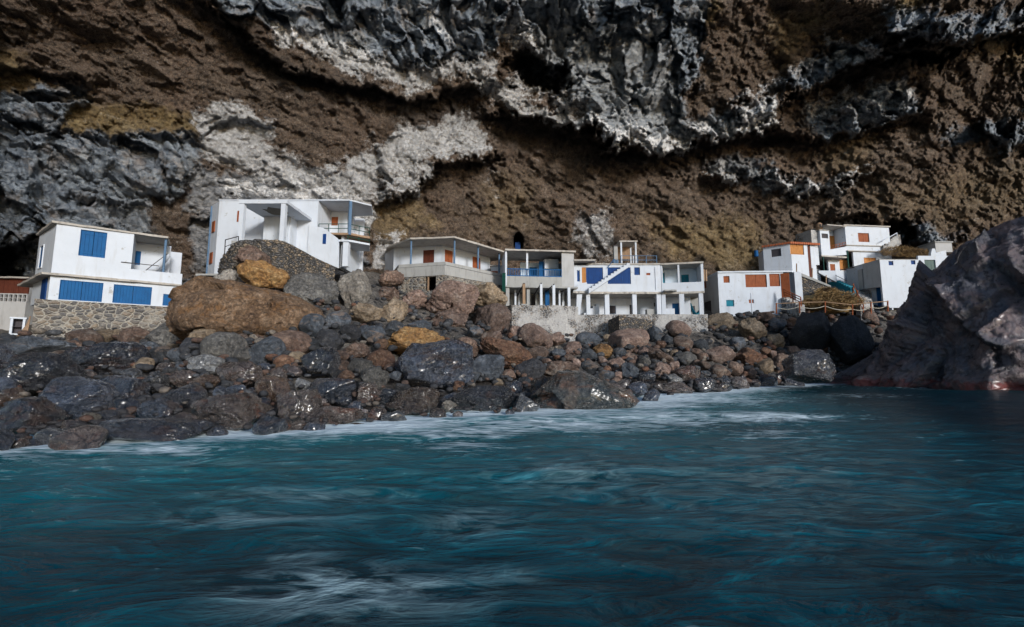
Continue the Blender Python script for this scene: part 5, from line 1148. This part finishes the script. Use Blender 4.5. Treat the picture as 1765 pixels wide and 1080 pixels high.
# == F: white house with brown shutters
fF = Fr((1237, 470.3, 44), (1366, 466.5, 43.6)); L0 = fF.L; F_ = lambda u, d=0, v=500: ss(fF, u, v, d)
zr = fF.ztop; zg = zz(fF, 1240, 547)
Fh = thing('house', fF.P(3, 0, zg), "white two-storey house with wide red-brown shutters and one small teal shutter", 'house', 'white cave houses under the cliff')
h1 = fF.rect(1246.7, 475, 1258, 487.3); h2 = (F_(1284.5, 0, 483), F_(1322, 0, 483), zz(fF, 1300, 495), zr - .16); h3 = (F_(1326, 0, 483), F_(1345, 0, 483), zz(fF, 1330, 493.5), zr - .12)
h4 = fF.rect(1251.5, 516, 1266, 528.5); h5 = fF.rect(1290.5, 515.3, 1300, 522.8)
sl_ = F_(1351, 0, 490)
mb = MB(); wall(mb, fF, 0, sl_, zg - .8, zr, 0, .22, [hole(h1, .02), hole(h2, .02), hole(h3, .02), hole(h4, .02), hole(h5, .02)])
mb.box(fF, 0, .22, .22, 5, zg - .8, zr); s3_ = F_(1374, .3, 490); mb.box(fF, sl_ + .55, s3_, .4, .6, zg, zr); mb.box(fF, s3_ - .2, s3_, .6, 5, zg, zr); mb.box(fF, F_(1368), F_(1381, 0, 510), -.3, .4, zg, zr - .02)
mb.build('wall', M['white'], Fh)
MB().slab([fF.XY(-.05, -.12), fF.XY(F_(1366), -.12), fF.XY(s3_ + .1, .6), fF.XY(s3_ + .1, 5), fF.XY(-.05, 5)], zr, zr + .16, .5, .02).build('roof', M['white'], Fh)
window(Fh, fF, h1, M['brown'], M['oldwood']); window(Fh, fF, h2, M['brown'], M['brown'], split=2); window(Fh, fF, h3, M['brown'], M['brown']); window(Fh, fF, h4, M['teal'], M['white'], label="small teal shuttered window of the lower floor"); window(Fh, fF, h5, M['brown'], M['white'], split=2)
fl = fF.child(F_(1346, 0, 490), -.02, -.5); boards(fl, (0, .75, zg + 1.55, zr - .12), 0).build('door', M['brown'], Fh)['label'] = "open brown door leaf at the head of the wooden steps"
sp_ = at(1209, 480, 47.5); fs = fr_xy((sp_.x, sp_.y), fF.XY(0, .01)); mb = MB(); w_ = fs.rect(1211, 484.5, 1217.6, 497); dk = fs.rect(1213, 519, 1226, 541)
wall(mb, fs, 0, fs.L, zg - .5, zr - .1, 0, .2, [hole(w_, .02), hole((dk[0], dk[1], zg - .2, dk[3]), 0)]); mb.build('side_wall', M['grey_shade_plaster'], Fh)  # grey here is shade on a white side wall, put into its colour
window(Fh, fs, w_, M['brown'], M['brown']); boards(fs, (dk[0], dk[1], zg - .2, dk[3]), .1).build('door', M['dark_win'], Fh)
mb = MB(); a_, b_ = at(1350, 498, 43), at(1380, 512, 41.6); a2, b2 = at(1353, 507, 43), at(1381, 521, 41.6)
for p, q in ((a_, b_), (a_.lerp(a2, .5), b_.lerp(b2, .5)), (a2, b2)): mb.tube(p, q, .05, 6)
for k in (0, .5, 1): mb.tube(a_.lerp(b_, k), a2.lerp(b2, k) - Vector((0, 0, .4)), .05, 6)
tag(mb.build('handrail', M['brown']), "sloping brown wooden handrail beside the brown-shuttered house", 'handrail')
mb = MB()
for i in range(6):
    p = at(1352 + i * 5, 512 + i * 2.4, 43.2 - i * .25); mb.box(fr_xy((p.x, p.y), (p.x + 1, p.y)), -.05, .55, 0, 1.1, p.z - 1.4, p.z)
tag(mb.build('steps', M['mason_pale']), "short cemented stone steps under the sloping brown handrail", 'steps')
q = at(1297, 543, 42); t2_ = at(1294, 505, 42); tag(MB().tube(q - Vector((0, 0, .3)), t2_, .05).build('pole', M['white']), "thin leaning white pole in front of the brown-shuttered house", 'pole')
# == G: tiled house
fG1 = Fr((1315, 426, 48), (1361, 420, 46.4)); fG2 = fr_xy(fG1.XY(fG1.L, 0), (lambda q: (q.x, q.y))(at(1391, 418, 46.8)))
zb_ = zz(fG1, 1320, 468) - 1.2; zt = zz(fG1, 1361, 419.5); zl = zt
Gh = thing('house', fG1.P(fG1.L, 0, zb_ + 1), "white house with a red tile roof edge and yellow wooden shutters", 'house', 'white cave houses under the cliff')
w1_, w2_ = fG1.rect(1328.3, 428, 1347, 442.5), fG2.rect(1362, 420.5, 1386, 438.5)
mb = MB(); wall(mb, fG1, 0, fG1.L, zb_, zl, 0, .2, [hole(w1_, .02)]); wall(mb, fG2, .12, fG2.L, zb_, zl, .01, .2, [hole(w2_, .02)])
p = at(1306, 427, 50); fg0 = fr_xy((p.x, p.y), fG1.XY(0, .01)); mb.box(fg0, 0, fg0.L, 0, .2, zb_, zl - .3); mb.build('wall', M['white'], Gh); mb = MB(); mb.box(fG2, fG2.L + .45, fG2.L + 1.05, .1, .3, zb_, zl); mb.box(fG2, fG2.L + 1.05, fG2.L + 2.3, .9, 1.1, zb_ + 2, zl)
mb.build('side_wall', M['white'], Gh); boards(fG2, (fG2.L, fG2.L + .45, zb_ + .3, zl - .1), .15).build('door', M['dark_red'], Gh)  # no door here: dark red boards stand in for the shaded gap between walls
window(Gh, fG1, w1_, M['dark_win'], M['white']); window(Gh, fG2, w2_, M['orange'], M['orange'], split=2)
mb = MB(); rg = random.Random(4)
for f, l_ in ((fG1, fG1.L), (fG2, fG2.L + 1.4)):
    n = int(l_ / .24)
    for i in range(n): a_ = -.1 + (l_ + .15) * (i + .5) / n; mb.tube(f.P(a_, -.22, zl + .06), f.P(a_, .5, zl + .16), .13, 8)
mb.build('roof_tiles', M['tile'], Gh)
MB().slab([fG1.XY(-.1, -.08), fG1.XY(fG1.L, -.1), fG2.XY(fG2.L + 1.4, -.08), fG2.XY(fG2.L + 1.4, 4), fG1.XY(-.1, 4)], zl, zl + .07).build('roof', M['conc_edge'], Gh)
c_ = at(1303.5, 437, 48.5); br = MB(); br.tube(c_ - Vector((0, 0, .32)), c_ + Vector((0, 0, .3)), .22, 14, .2); br.tube(c_ + Vector((0, 0, .3)), c_ + Vector((0, 0, .36)), .21, 14); o = tag(br.build('barrel', M['blue'], None), "blue barrel hung on the left wall of the red-tiled house", 'barrel')
# == H: upper two-storey house
fH = Fr((1456, 389, 50), (1532, 393, 50.6)); L = fH.L; zr = fH.ztop; zm = zz(fH, 1490, 422.5); zm2 = zz(fH, 1490, 432.5); zb_ = zz(fH, 1490, 480) - 1
Hh = thing('house', fH.P(1, 0, zb_ + 1), "highest white house with recessed balcony and orange doors tucked under the cliff", 'house', 'white cave houses under the cliff')
w1_ = fH.rect(1479, 401, 1498.5, 417); w2_ = fH.rect(1489, 443.5, 1511, 458)
HD = 4.5
mb = MB(); wall(mb, fH, 0, L, zm, zr, 0, .2, [hole(w1_, .02)]); mb.box(fH, 0, .2, .2, HD, zm, zr); mb.box(fH, L - .2, L, .2, HD, zm, zr); mb.box(fH, 0, L - .15, .02, .2, zm2, zm - .1); wall(mb, fH, .75, L, zb_, zm2 - .1, 0, .2, [hole(w2_, .02)]); mb.box(fH, L - .2, L, .2, HD, zb_, zm2)
mb.build('wall', M['white'], Hh)
MB().slab([fH.XY(-.25, -.15), fH.XY(L + .1, -.15), fH.XY(L + .6, HD), fH.XY(-.25, HD)], zr, zr + .13, .4, .02).build('roof', M['conc_edge'], Hh)
MB().slab([fH.XY(-.1, -.12), fH.XY(L, -.12), fH.XY(L, .2), fH.XY(-.1, .2)], zm - .1, zm, .3, .02).build('ledge', M['conc_edge'], Hh)
MB().slab([fH.XY(-.1, -.2), fH.XY(L + .02, -.2), fH.XY(L + .02, HD), fH.XY(-.1, HD)], zm2 - .1, zm2, .3, .02).build('floor_slab', M['conc_edge'], Hh)
window(Hh, fH, w1_, M['brown'], M['orange'], split=2); window(Hh, fH, w2_, M['orange'], M['orange'], split=2)
# left wing, turned toward the viewer's left
pL = at(1413, 398, 49.2); pR = Vector(fH.P(0, 0, 0)); fW = fr_xy((pL.x, pL.y), (pR.x, pR.y)); Wn = fW.L; sw1 = ss(fW, 1430.5, 420)
zf = zz(fW, 1422, 440); zt = zz(fW, 1422, 397.5)
k1 = fW.rect(1416, 402, 1427.5, 410.5); od = fW.rect(1429.5, 406, 1440.5, 430, 1.5)
mb = MB(); wall(mb, fW, 0, sw1, zf, zt, 0, .2, [hole(k1, .02)]); mb.prism(fW, [(sw1, zf), (Wn, zf + .25), (Wn, zz(fW, 1454, 424)), (sw1, zz(fW, 1431, 429.5))], 0, .15); mb.box(fW, 0, .2, .2, 3, zf, zt); mb.box(fW, sw1 - .15, sw1, .2, 1.5, zf, zt); od = (od[0], od[1], zf + .3, od[3])
wall(mb, fW, sw1, Wn, zf, zr, 1.5, 1.7, [hole(od, .02)]); mb.build('wing_wall', M['white'], Hh)
window(Hh, fW, k1, M['dark_win'], M['dark_win'], split=2); window(Hh, fW, od, M['orange'], M['orange'], 'door', 'door_leaf', 1.53, 1, False)
MB().slab([fW.XY(sw1 - .3, -.1), fW.XY(Wn + .1, -.1), fW.XY(Wn + .1, 3), fW.XY(sw1 - .3, 3)], zr - .12, zr - .01, .4, .02).build('wing_roof', M['conc_edge'], Hh)
MB().slab([fW.XY(-.1, -.08), fW.XY(sw1 - .02, -.08), fW.XY(sw1 - .02, 3), fW.XY(-.1, 3)], zt, zt + .1, .4, .02).build('wing_lid', M['conc_edge'], Hh)
MB().slab([fW.XY(-.1, -.08), fW.XY(Wn, -.1), fW.XY(Wn, 3), fW.XY(-.1, 3)], zf - .16, zf, .4, .02).build('wing_floor', M['conc_edge'], Hh)
mb = MB(); zrl = zz(fW, 1440, 420)
for k in (0, .5): mb.tube(fW.P(sw1, .05, zz(fW, 1431, 424 + k * 8)), fW.P(Wn, .05, zz(fW, 1454, 416.5 + k * 8)), .03, 6)
for i in range(6): s_ = sw1 + (Wn - sw1) * i / 5; mb.tube(fW.P(s_, .05, zz(fW, 1431, 429) + (zz(fW, 1454, 424) - zz(fW, 1431, 429)) * i / 5), fW.P(s_, .05, zz(fW, 1431, 424) + (zz(fW, 1454, 416.5) - zz(fW, 1431, 424)) * i / 5), .025, 6)
mb.build('railing', M['brown'], Hh)
MB().box(fW, -.9, 0, .3, 2.4, zf + .3, zt + .1).build('stone_side', M['mason_pale'], Hh)
lo = zb_; od2 = fW.rect(1431.5, 454.5, 1440.5, 485, .9); od3 = fW.rect(1447, 448, 1462, 466, .9); mb = MB(); wall(mb, fW, ss(fW, 1428, 460, .9), Wn + .8, lo, zf - .16, .9, 1.1, [hole(od2, .02), hole(od3, .02)]); mb.box(fW, -.3, ss(fW, 1428, 460, .9), 2., 2.2, lo, zf - .16); mb.build('lower_wall', M['white'], Hh)
window(Hh, fW, od2, M['brown'], M['orange'], 'door', 'door_leaf', .93, 1, False); window(Hh, fW, od3, M['orange'], M['orange'], d=.92, split=2); boards(fW, (0, ss(fW, 1427, 460, 1.9), zz(fW, 1418, 463, 1.9), zz(fW, 1418, 455, 1.9)), 1.9).build('window', M['dark_win'], Hh)
pole(Hh, fW, ss(fW, 1419, 450, .05), .05, lo + 1, zf - .16, .06, M['green']); q = at(1460, 432, 48.8); q2 = at(1463, 497, 48.6); MB().tube(q, (q.x, q.y, q2.z), .075).build('column', M['green'], Hh)
# chimney pot
c_ = at(1412, 391, 50.5); ch = thing('chimney', c_ - Vector((0, 0, .5)), "rounded pale chimney pot above the wing of the highest house", 'chimney'); mb = MB(); pr = [(.26, -.5), (.34, -.2), (.36, .1), (.3, .35), (.16, .5)]
for (r0, z0_), (r1, z1_) in zip(pr, pr[1:]): mb.tube(c_ + Vector((0, 0, z0_)), c_ + Vector((0, 0, z1_)), r0, 12, r1)
mb.build('pot', M['oldwood'], ch, True); mb = MB()
for k in (-.13, .1): mb.box(fr_xy((c_.x, c_.y - .39), (c_.x + 1, c_.y - .39)), k, k + .09, 0, .2, c_.z - .05, c_.z + .25)
mb.build('vent', M['iron'], ch)
# outside steps at the right of H
mb = MB(); p0 = at(1524, 422, 50.2); p1 = at(1546, 404, 51.5)
for i in range(8): p = p0.lerp(p1, i / 7); f = fr_xy((p.x, p.y), (p.x + 1, p.y)); mb.box(f, -.1, .4, 0, 1.2, p.z - 1.2, p.z)
tag(mb.build('steps', M['mason_pale']), "grey steps climbing to the cave at the right of the highest house", 'steps')
mb = MB(); mb.tube(at(1520, 416, 50), at(1546, 401, 51.3), .05, 6); mb.tube(at(1546, 401, 51.3), at(1546, 408, 51.3), .05, 6); tag(mb.build('handrail', M['white']), "pale handrail beside the steps at the cave mouth", 'handrail')
# low wall with orange post before H
f = Fr((1411, 466, 47.6), (1441, 466.5, 47.4)); mb = MB(); mb.prism(f, [(0, zz(f, 1411, 470)), (f.L, zz(f, 1441, 486)), (f.L, zz(f, 1441, 466)), (0, zz(f, 1411, 466))], 0, .25); tag(mb.build('low_wall', M['white']), "low white garden wall in front of the highest house", 'wall')
mb = MB(); n = 7
for i in range(n): p = at(1442 + i * 4, 483 + i * 1.9, 47.4 - i * .3); mb.box(fr_xy((p.x, p.y), (p.x + 1, p.y)), 0, .5, 0, 1.3, p.z - 1.2, p.z)
tag(mb.build('steps', M['teal']), "blue-painted steps below the green post", 'steps')
mb = MB(); mb.path([at(1440, 474, 47), at(1460, 484, 46)], .03); mb.path([at(1448, 465, 48), at(1502, 455, 46.6)], .05); mb.build
tag(mb.build('rail', M['iron']), "dark thin rail and pole in front of the highest house", 'railing')
# == I: far right white house
fI = Fr((1516, 447.4, 44), (1611.5, 440.5, 44)); L = fI.L; zr = fI.ztop; zb_ = zz(fI, 1525, 516.5) - .8
Ih = thing('house', fI.P(1, 0, zb_), "plain white house with two tiny square blue windows behind the headland rock", 'house', 'white cave houses under the cliff')
k1, k2 = fI.rect(1531.5, 448.7, 1540, 456.7), fI.rect(1570, 448, 1578, 455.5); k1 = (k1[0], k1[1], k1[2] - .02, zr - .12)
kg = fI.rect(1594, 447, 1613, 466); mb = MB(); wall(mb, fI, 0, L + 3, zb_, zr, 0, .2, [hole(k1, .01), hole(k2, .01), kg]); mb.box(fI, ss(fI, 1582, 440), L + 3, 0.001, .2, zr, zz(fI, 1600, 440.5)); mb.box(fI, 0, .2, .2, 4.5, zb_ + 2.2, zr); mb.build('wall', M['white'], Ih)
window(Ih, fI, k1, M['blue_deep'], M['blue_deep'], rails=False); window(Ih, fI, k2, M['blue_deep'], M['blue_deep'], rails=False)
boards(fI, kg, .1, bw=.4).build('panel', M['greygreen'], Ih)['label'] = "grey-green recessed panel"
MB().slab([fI.XY(-.03, -.03), fI.XY(ss(fI, 1582, 440) - .02, -.03), fI.XY(ss(fI, 1582, 440) - .02, 4.5), fI.XY(-.03, 4.5)], zr, zr + .05, .5, .01).build('roof', M['conc_edge'], Ih)
sp_ = at(1487, 460, 45.6); fs = fr_xy((sp_.x, sp_.y), fI.XY(0, .0)); z1_ = zz(fs, 1487, 461); z2_ = zz(fs, 1515, 495)
mb = MB(); mb.prism(fs, [(0, zz(fs, 1491, 497)), (fs.L, z2_), (fs.L, zr), (0, zr - .05)], 0, .2); mb.build('side_wall', M['grey_shade_plaster'], Ih)  # side of the white house coloured grey to paint in its shade
mb = MB(); k = fs.rect(1509, 493, 1521, 527, .7); mb.box(fs, ss(fs, 1502, 500, .8), ss(fs, 1510, 500, .8), .8, 1., zb_ - .2, z2_ + .8); mb.box(fs, ss(fs, 1519, 500, .8), fs.L + .2, .8, 1., zb_ - .2, z2_ + .8); mb.build('lower_wall', M['white'], Ih)
boards(fs, (ss(fs, 1510.5, 510, .8), ss(fs, 1519, 510, .8), zb_ - .2, z2_ + .4), .85).build('door', M['blue'], Ih)
mb = MB(); p = at(1476, 463, 46.6); f = fr_xy((p.x, p.y), (sp_.x, sp_.y + .3)); mb.box(f, 0, f.L - .02, .1, .3, zz(f, 1480, 500), zz(f, 1480, 464)); mb.build('passage_wall', M['grey_shade_plaster'], Ih)
# grey shed and white parapet far right above the headland
f = Fr((1612, 421, 50), (1640, 416, 50)); sh_ = thing('shed', f.P(1, 0, zz(f, 1625, 432)), "small grey concrete shed far right under the dark outcrop", 'shed'); MB().box(f, 0, f.L, 0, 2, zz(f, 1625, 434), zz(f, 1625, 418)).build('wall', M['grey_shade_plaster'], sh_); MB().box(f, -.1, f.L + .1, -.1, 2.1, zz(f, 1625, 418), zz(f, 1625, 416)).build('roof', M['concrete'], sh_)
f = Fr((1604, 432, 48), (1630, 428, 48)); mb = MB(); mb.prism(f, [(0, zz(f, 1606, 445)), (f.L, zz(f, 1630, 444)), (f.L, zz(f, 1630, 431)), (f.L * .35, zz(f, 1614, 435)), (f.L * .3, zz(f, 1612, 428)), (f.L * .12, zz(f, 1608, 428)), (0, zz(f, 1604, 437))], 0, .3)
tag(mb.build('low_wall', M['white']), "sloping white parapet in front of the small grey shed", 'wall')
# retaining wall below the red-tiled house with its coping stair
f = Fr((1375, 474, 44.8), (1432, 496, 44.2)); mb = MB(); mb.prism(f, [(0, zz(f, 1375, 520)), (f.L, zz(f, 1430, 515)), (f.L, zz(f, 1430, 495)), (0, zz(f, 1375, 473))], 0, .5); rw = thing('retaining_wall', f.P(2, 0, zz(f, 1400, 515)), "dark stone retaining wall with sloping concrete coping right of brown-shuttered house", 'retaining wall'); mb.build('stonework', M['drystone'], rw)
mb = MB(); mb.prism(f, [(0, zz(f, 1375, 473.5) + .01), (f.L, zz(f, 1430, 495.5) + .01), (f.L, zz(f, 1430, 492)), (0, zz(f, 1375, 468))], -.08, 1.6); mb.build('coping', M['concrete'], rw)
for u, v in ((1373, 462), (1400, 470), (1424, 482)):
    p = at(u, v - 8, 44.6); q = at(u, v + 8, 44.6); MB().tube(p, q, .055, 6).build('post', M['oldwood'], rw)
# stair of stone up to I
mb = MB(); p0, p1 = at(1484, 540, 41.8), at(1479, 499, 46.5)
for i in range(16):
    p = p0.lerp(p1, i / 15); wd = 1.45; f = fr_xy((p.x, p.y), (p.x + 1, p.y + .1)); mb.box(f, 0, wd, 0, .5, p.z - .8, p.z)
tag(mb.build('steps', M['mason_pale']), "long straight flight of pale stone steps left of the blue-windowed house", 'steps')
hr = thing('handrail', at(1478, 520, 43), "rusty handrail running along the left of the long stone steps", 'handrail')
for (a_, b_) in (((1470, 489, 45.5), (1488, 526, 41.8)),): MB().tube(at(*a_), at(*b_), .045, 6).build('rail', M['brown'], hr); MB().tube(at(a_[0], a_[1] + 8, a_[2]), at(b_[0], b_[1] + 9, b_[2]), .035, 6).build('rail', M['brown'], hr)
for u, v0_, v1_, Y in ((1471, 489, 505, 45.5), (1478, 500, 520, 43.8), (1488, 524, 538, 41.8)): MB().tube(at(u, v1_, Y), at(u, v0_, Y), .06, 6).build('post', M['brown'], hr)
# rope fence
fe = thing('rope_fence', at(1422, 534, 41.5), "wooden post and rope fence along the path above the boulders", 'fence')
fp = [(1338, 522, 537), (1378, 520, 536), (1422, 519, 535), (1469, 524, 541), (1501, 520, 537), (1530, 518, 533)]; P0 = []
for u, vt, vb_ in fp:
    p, q = at(u, vb_, 41.6), at(u, vt, 41.6); MB().tube(p - Vector((0, 0, .2)), q, .065, 8).build('post', M['brown'], fe); P0.append((p, q))
for (p, q), (p2, q2) in zip(P0, P0[1:]):
    MB().tube(q - Vector((0, .0, .06)), q2 - Vector((0, 0, .06)), .04, 6).build('rail', M['oldwood'], fe)
    pts = [p.lerp(q, .5).lerp(p2.lerp(q2, .5), k / 8) - Vector((0, 0, .22 * math.sin(math.pi * k / 8))) for k in range(9)]; MB().path(pts, .03).build('rope', M['rope'], fe)
# dry scrub on the bank above the fence
m_, t, b = mat('dry_scrub'); x = NT(t); g = geo(x); c = x.ramp(x.noise(g, 1.5, 4), [(.35, (.09, .055, .025)), (.5, (.24, .15, .06)), (.7, (.4, .28, .13))]); x.l(c, b.inputs['Base Color']); b.inputs['Roughness'].default_value = .9
def scrub(name, pts, n, ln, lab, seed, name_cat='scrub'):
    r = random.Random(seed); mb = MB()
    for _ in range(n):
        cu, cv, ru, rv, Y = r.choice(pts); an = r.uniform(0, 6.28); k = r.random() ** .5; p = at(cu + ru * k * math.cos(an), cv + rv * k * math.sin(an), Y + r.uniform(-.3, .5)); d = Vector((r.gauss(0, .6), r.gauss(-.4, .5), r.uniform(.1, 1))).normalized() * ln * r.uniform(.5, 1.3); sd2 = d.orthogonal().normalized() * .022
        n_ = len(mb.v); mb.v += [tuple(p - sd2), tuple(p + sd2), tuple(p + d * .6 + sd2 * .6 + Vector((0, 0, -.03))), tuple(p + d)]; mb.f.append([n_, n_ + 1, n_ + 2, n_ + 3])
    o = mb.build(name, m_); tag(o, lab, kind='stuff'); return o
scrub('dry_scrub', [(1440, 512, 36, 10, 42.8), (1425, 505, 20, 9, 43.2), (1455, 520, 34, 10, 42.3), (1400, 522, 18, 6, 42.5)], 9000, .3, "straw-coloured dry scrub covering the bank above the rope fence", 3)
scrub('dry_scrub', [(1550, 434, 34, 9, 49.5), (1580, 437, 30, 7, 49.5)], 3500, .3, "dry brown scrub on the slope above the blue-windowed house", 5)
# bank of earth under the scrub
for (cu, cv, wu, hv, Y, lab, sd_) in ((1432, 524, 130, 46, 44.5, "pale earthy bank under the straw-coloured scrub", 71), (1565, 442, 110, 30, 51.5, "brown earthy hump behind the roof of the blue-windowed house", 72)):
    o = place_rock(cu, cv, wu, hv, 'tan', Y, None, seed=sd_, sub=5, rough=.1, deep=.6, name='bank'); BLD.pop(); o.material_slots[0].material = m_ if sd_ == 71 else M['r_brown']; tag(o, lab, 'bank')
# blue door inside the small cave high up, and junk on the roofs
f = Fr((888, 424, 51), (897, 424, 51)); tag(boards(f, (0, f.L, zz(f, 892, 430), zz(f, 892, 417)), 0).build('door', M['blue_deep']), "deep blue door inside the small cave hole above the stilted house", 'door')
for (u, v, Y, lab) in ((1208, 464, 42.5, "stack of weathered boards on the roof left of the brown-shuttered house"),):
    mb = MB(); rj = random.Random(2)
    for i in range(9): p = at(u - 5 + rj.uniform(0, 14), v + 6, Y); mb.box(fr_xy((p.x, p.y), (p.x + 1, p.y + rj.uniform(-.5, .5))), 0, .12, 0, .1, p.z - .8, p.z + rj.uniform(0, .6))
    tag(mb.build('board_stack', M['oldwood']), lab, 'boards')
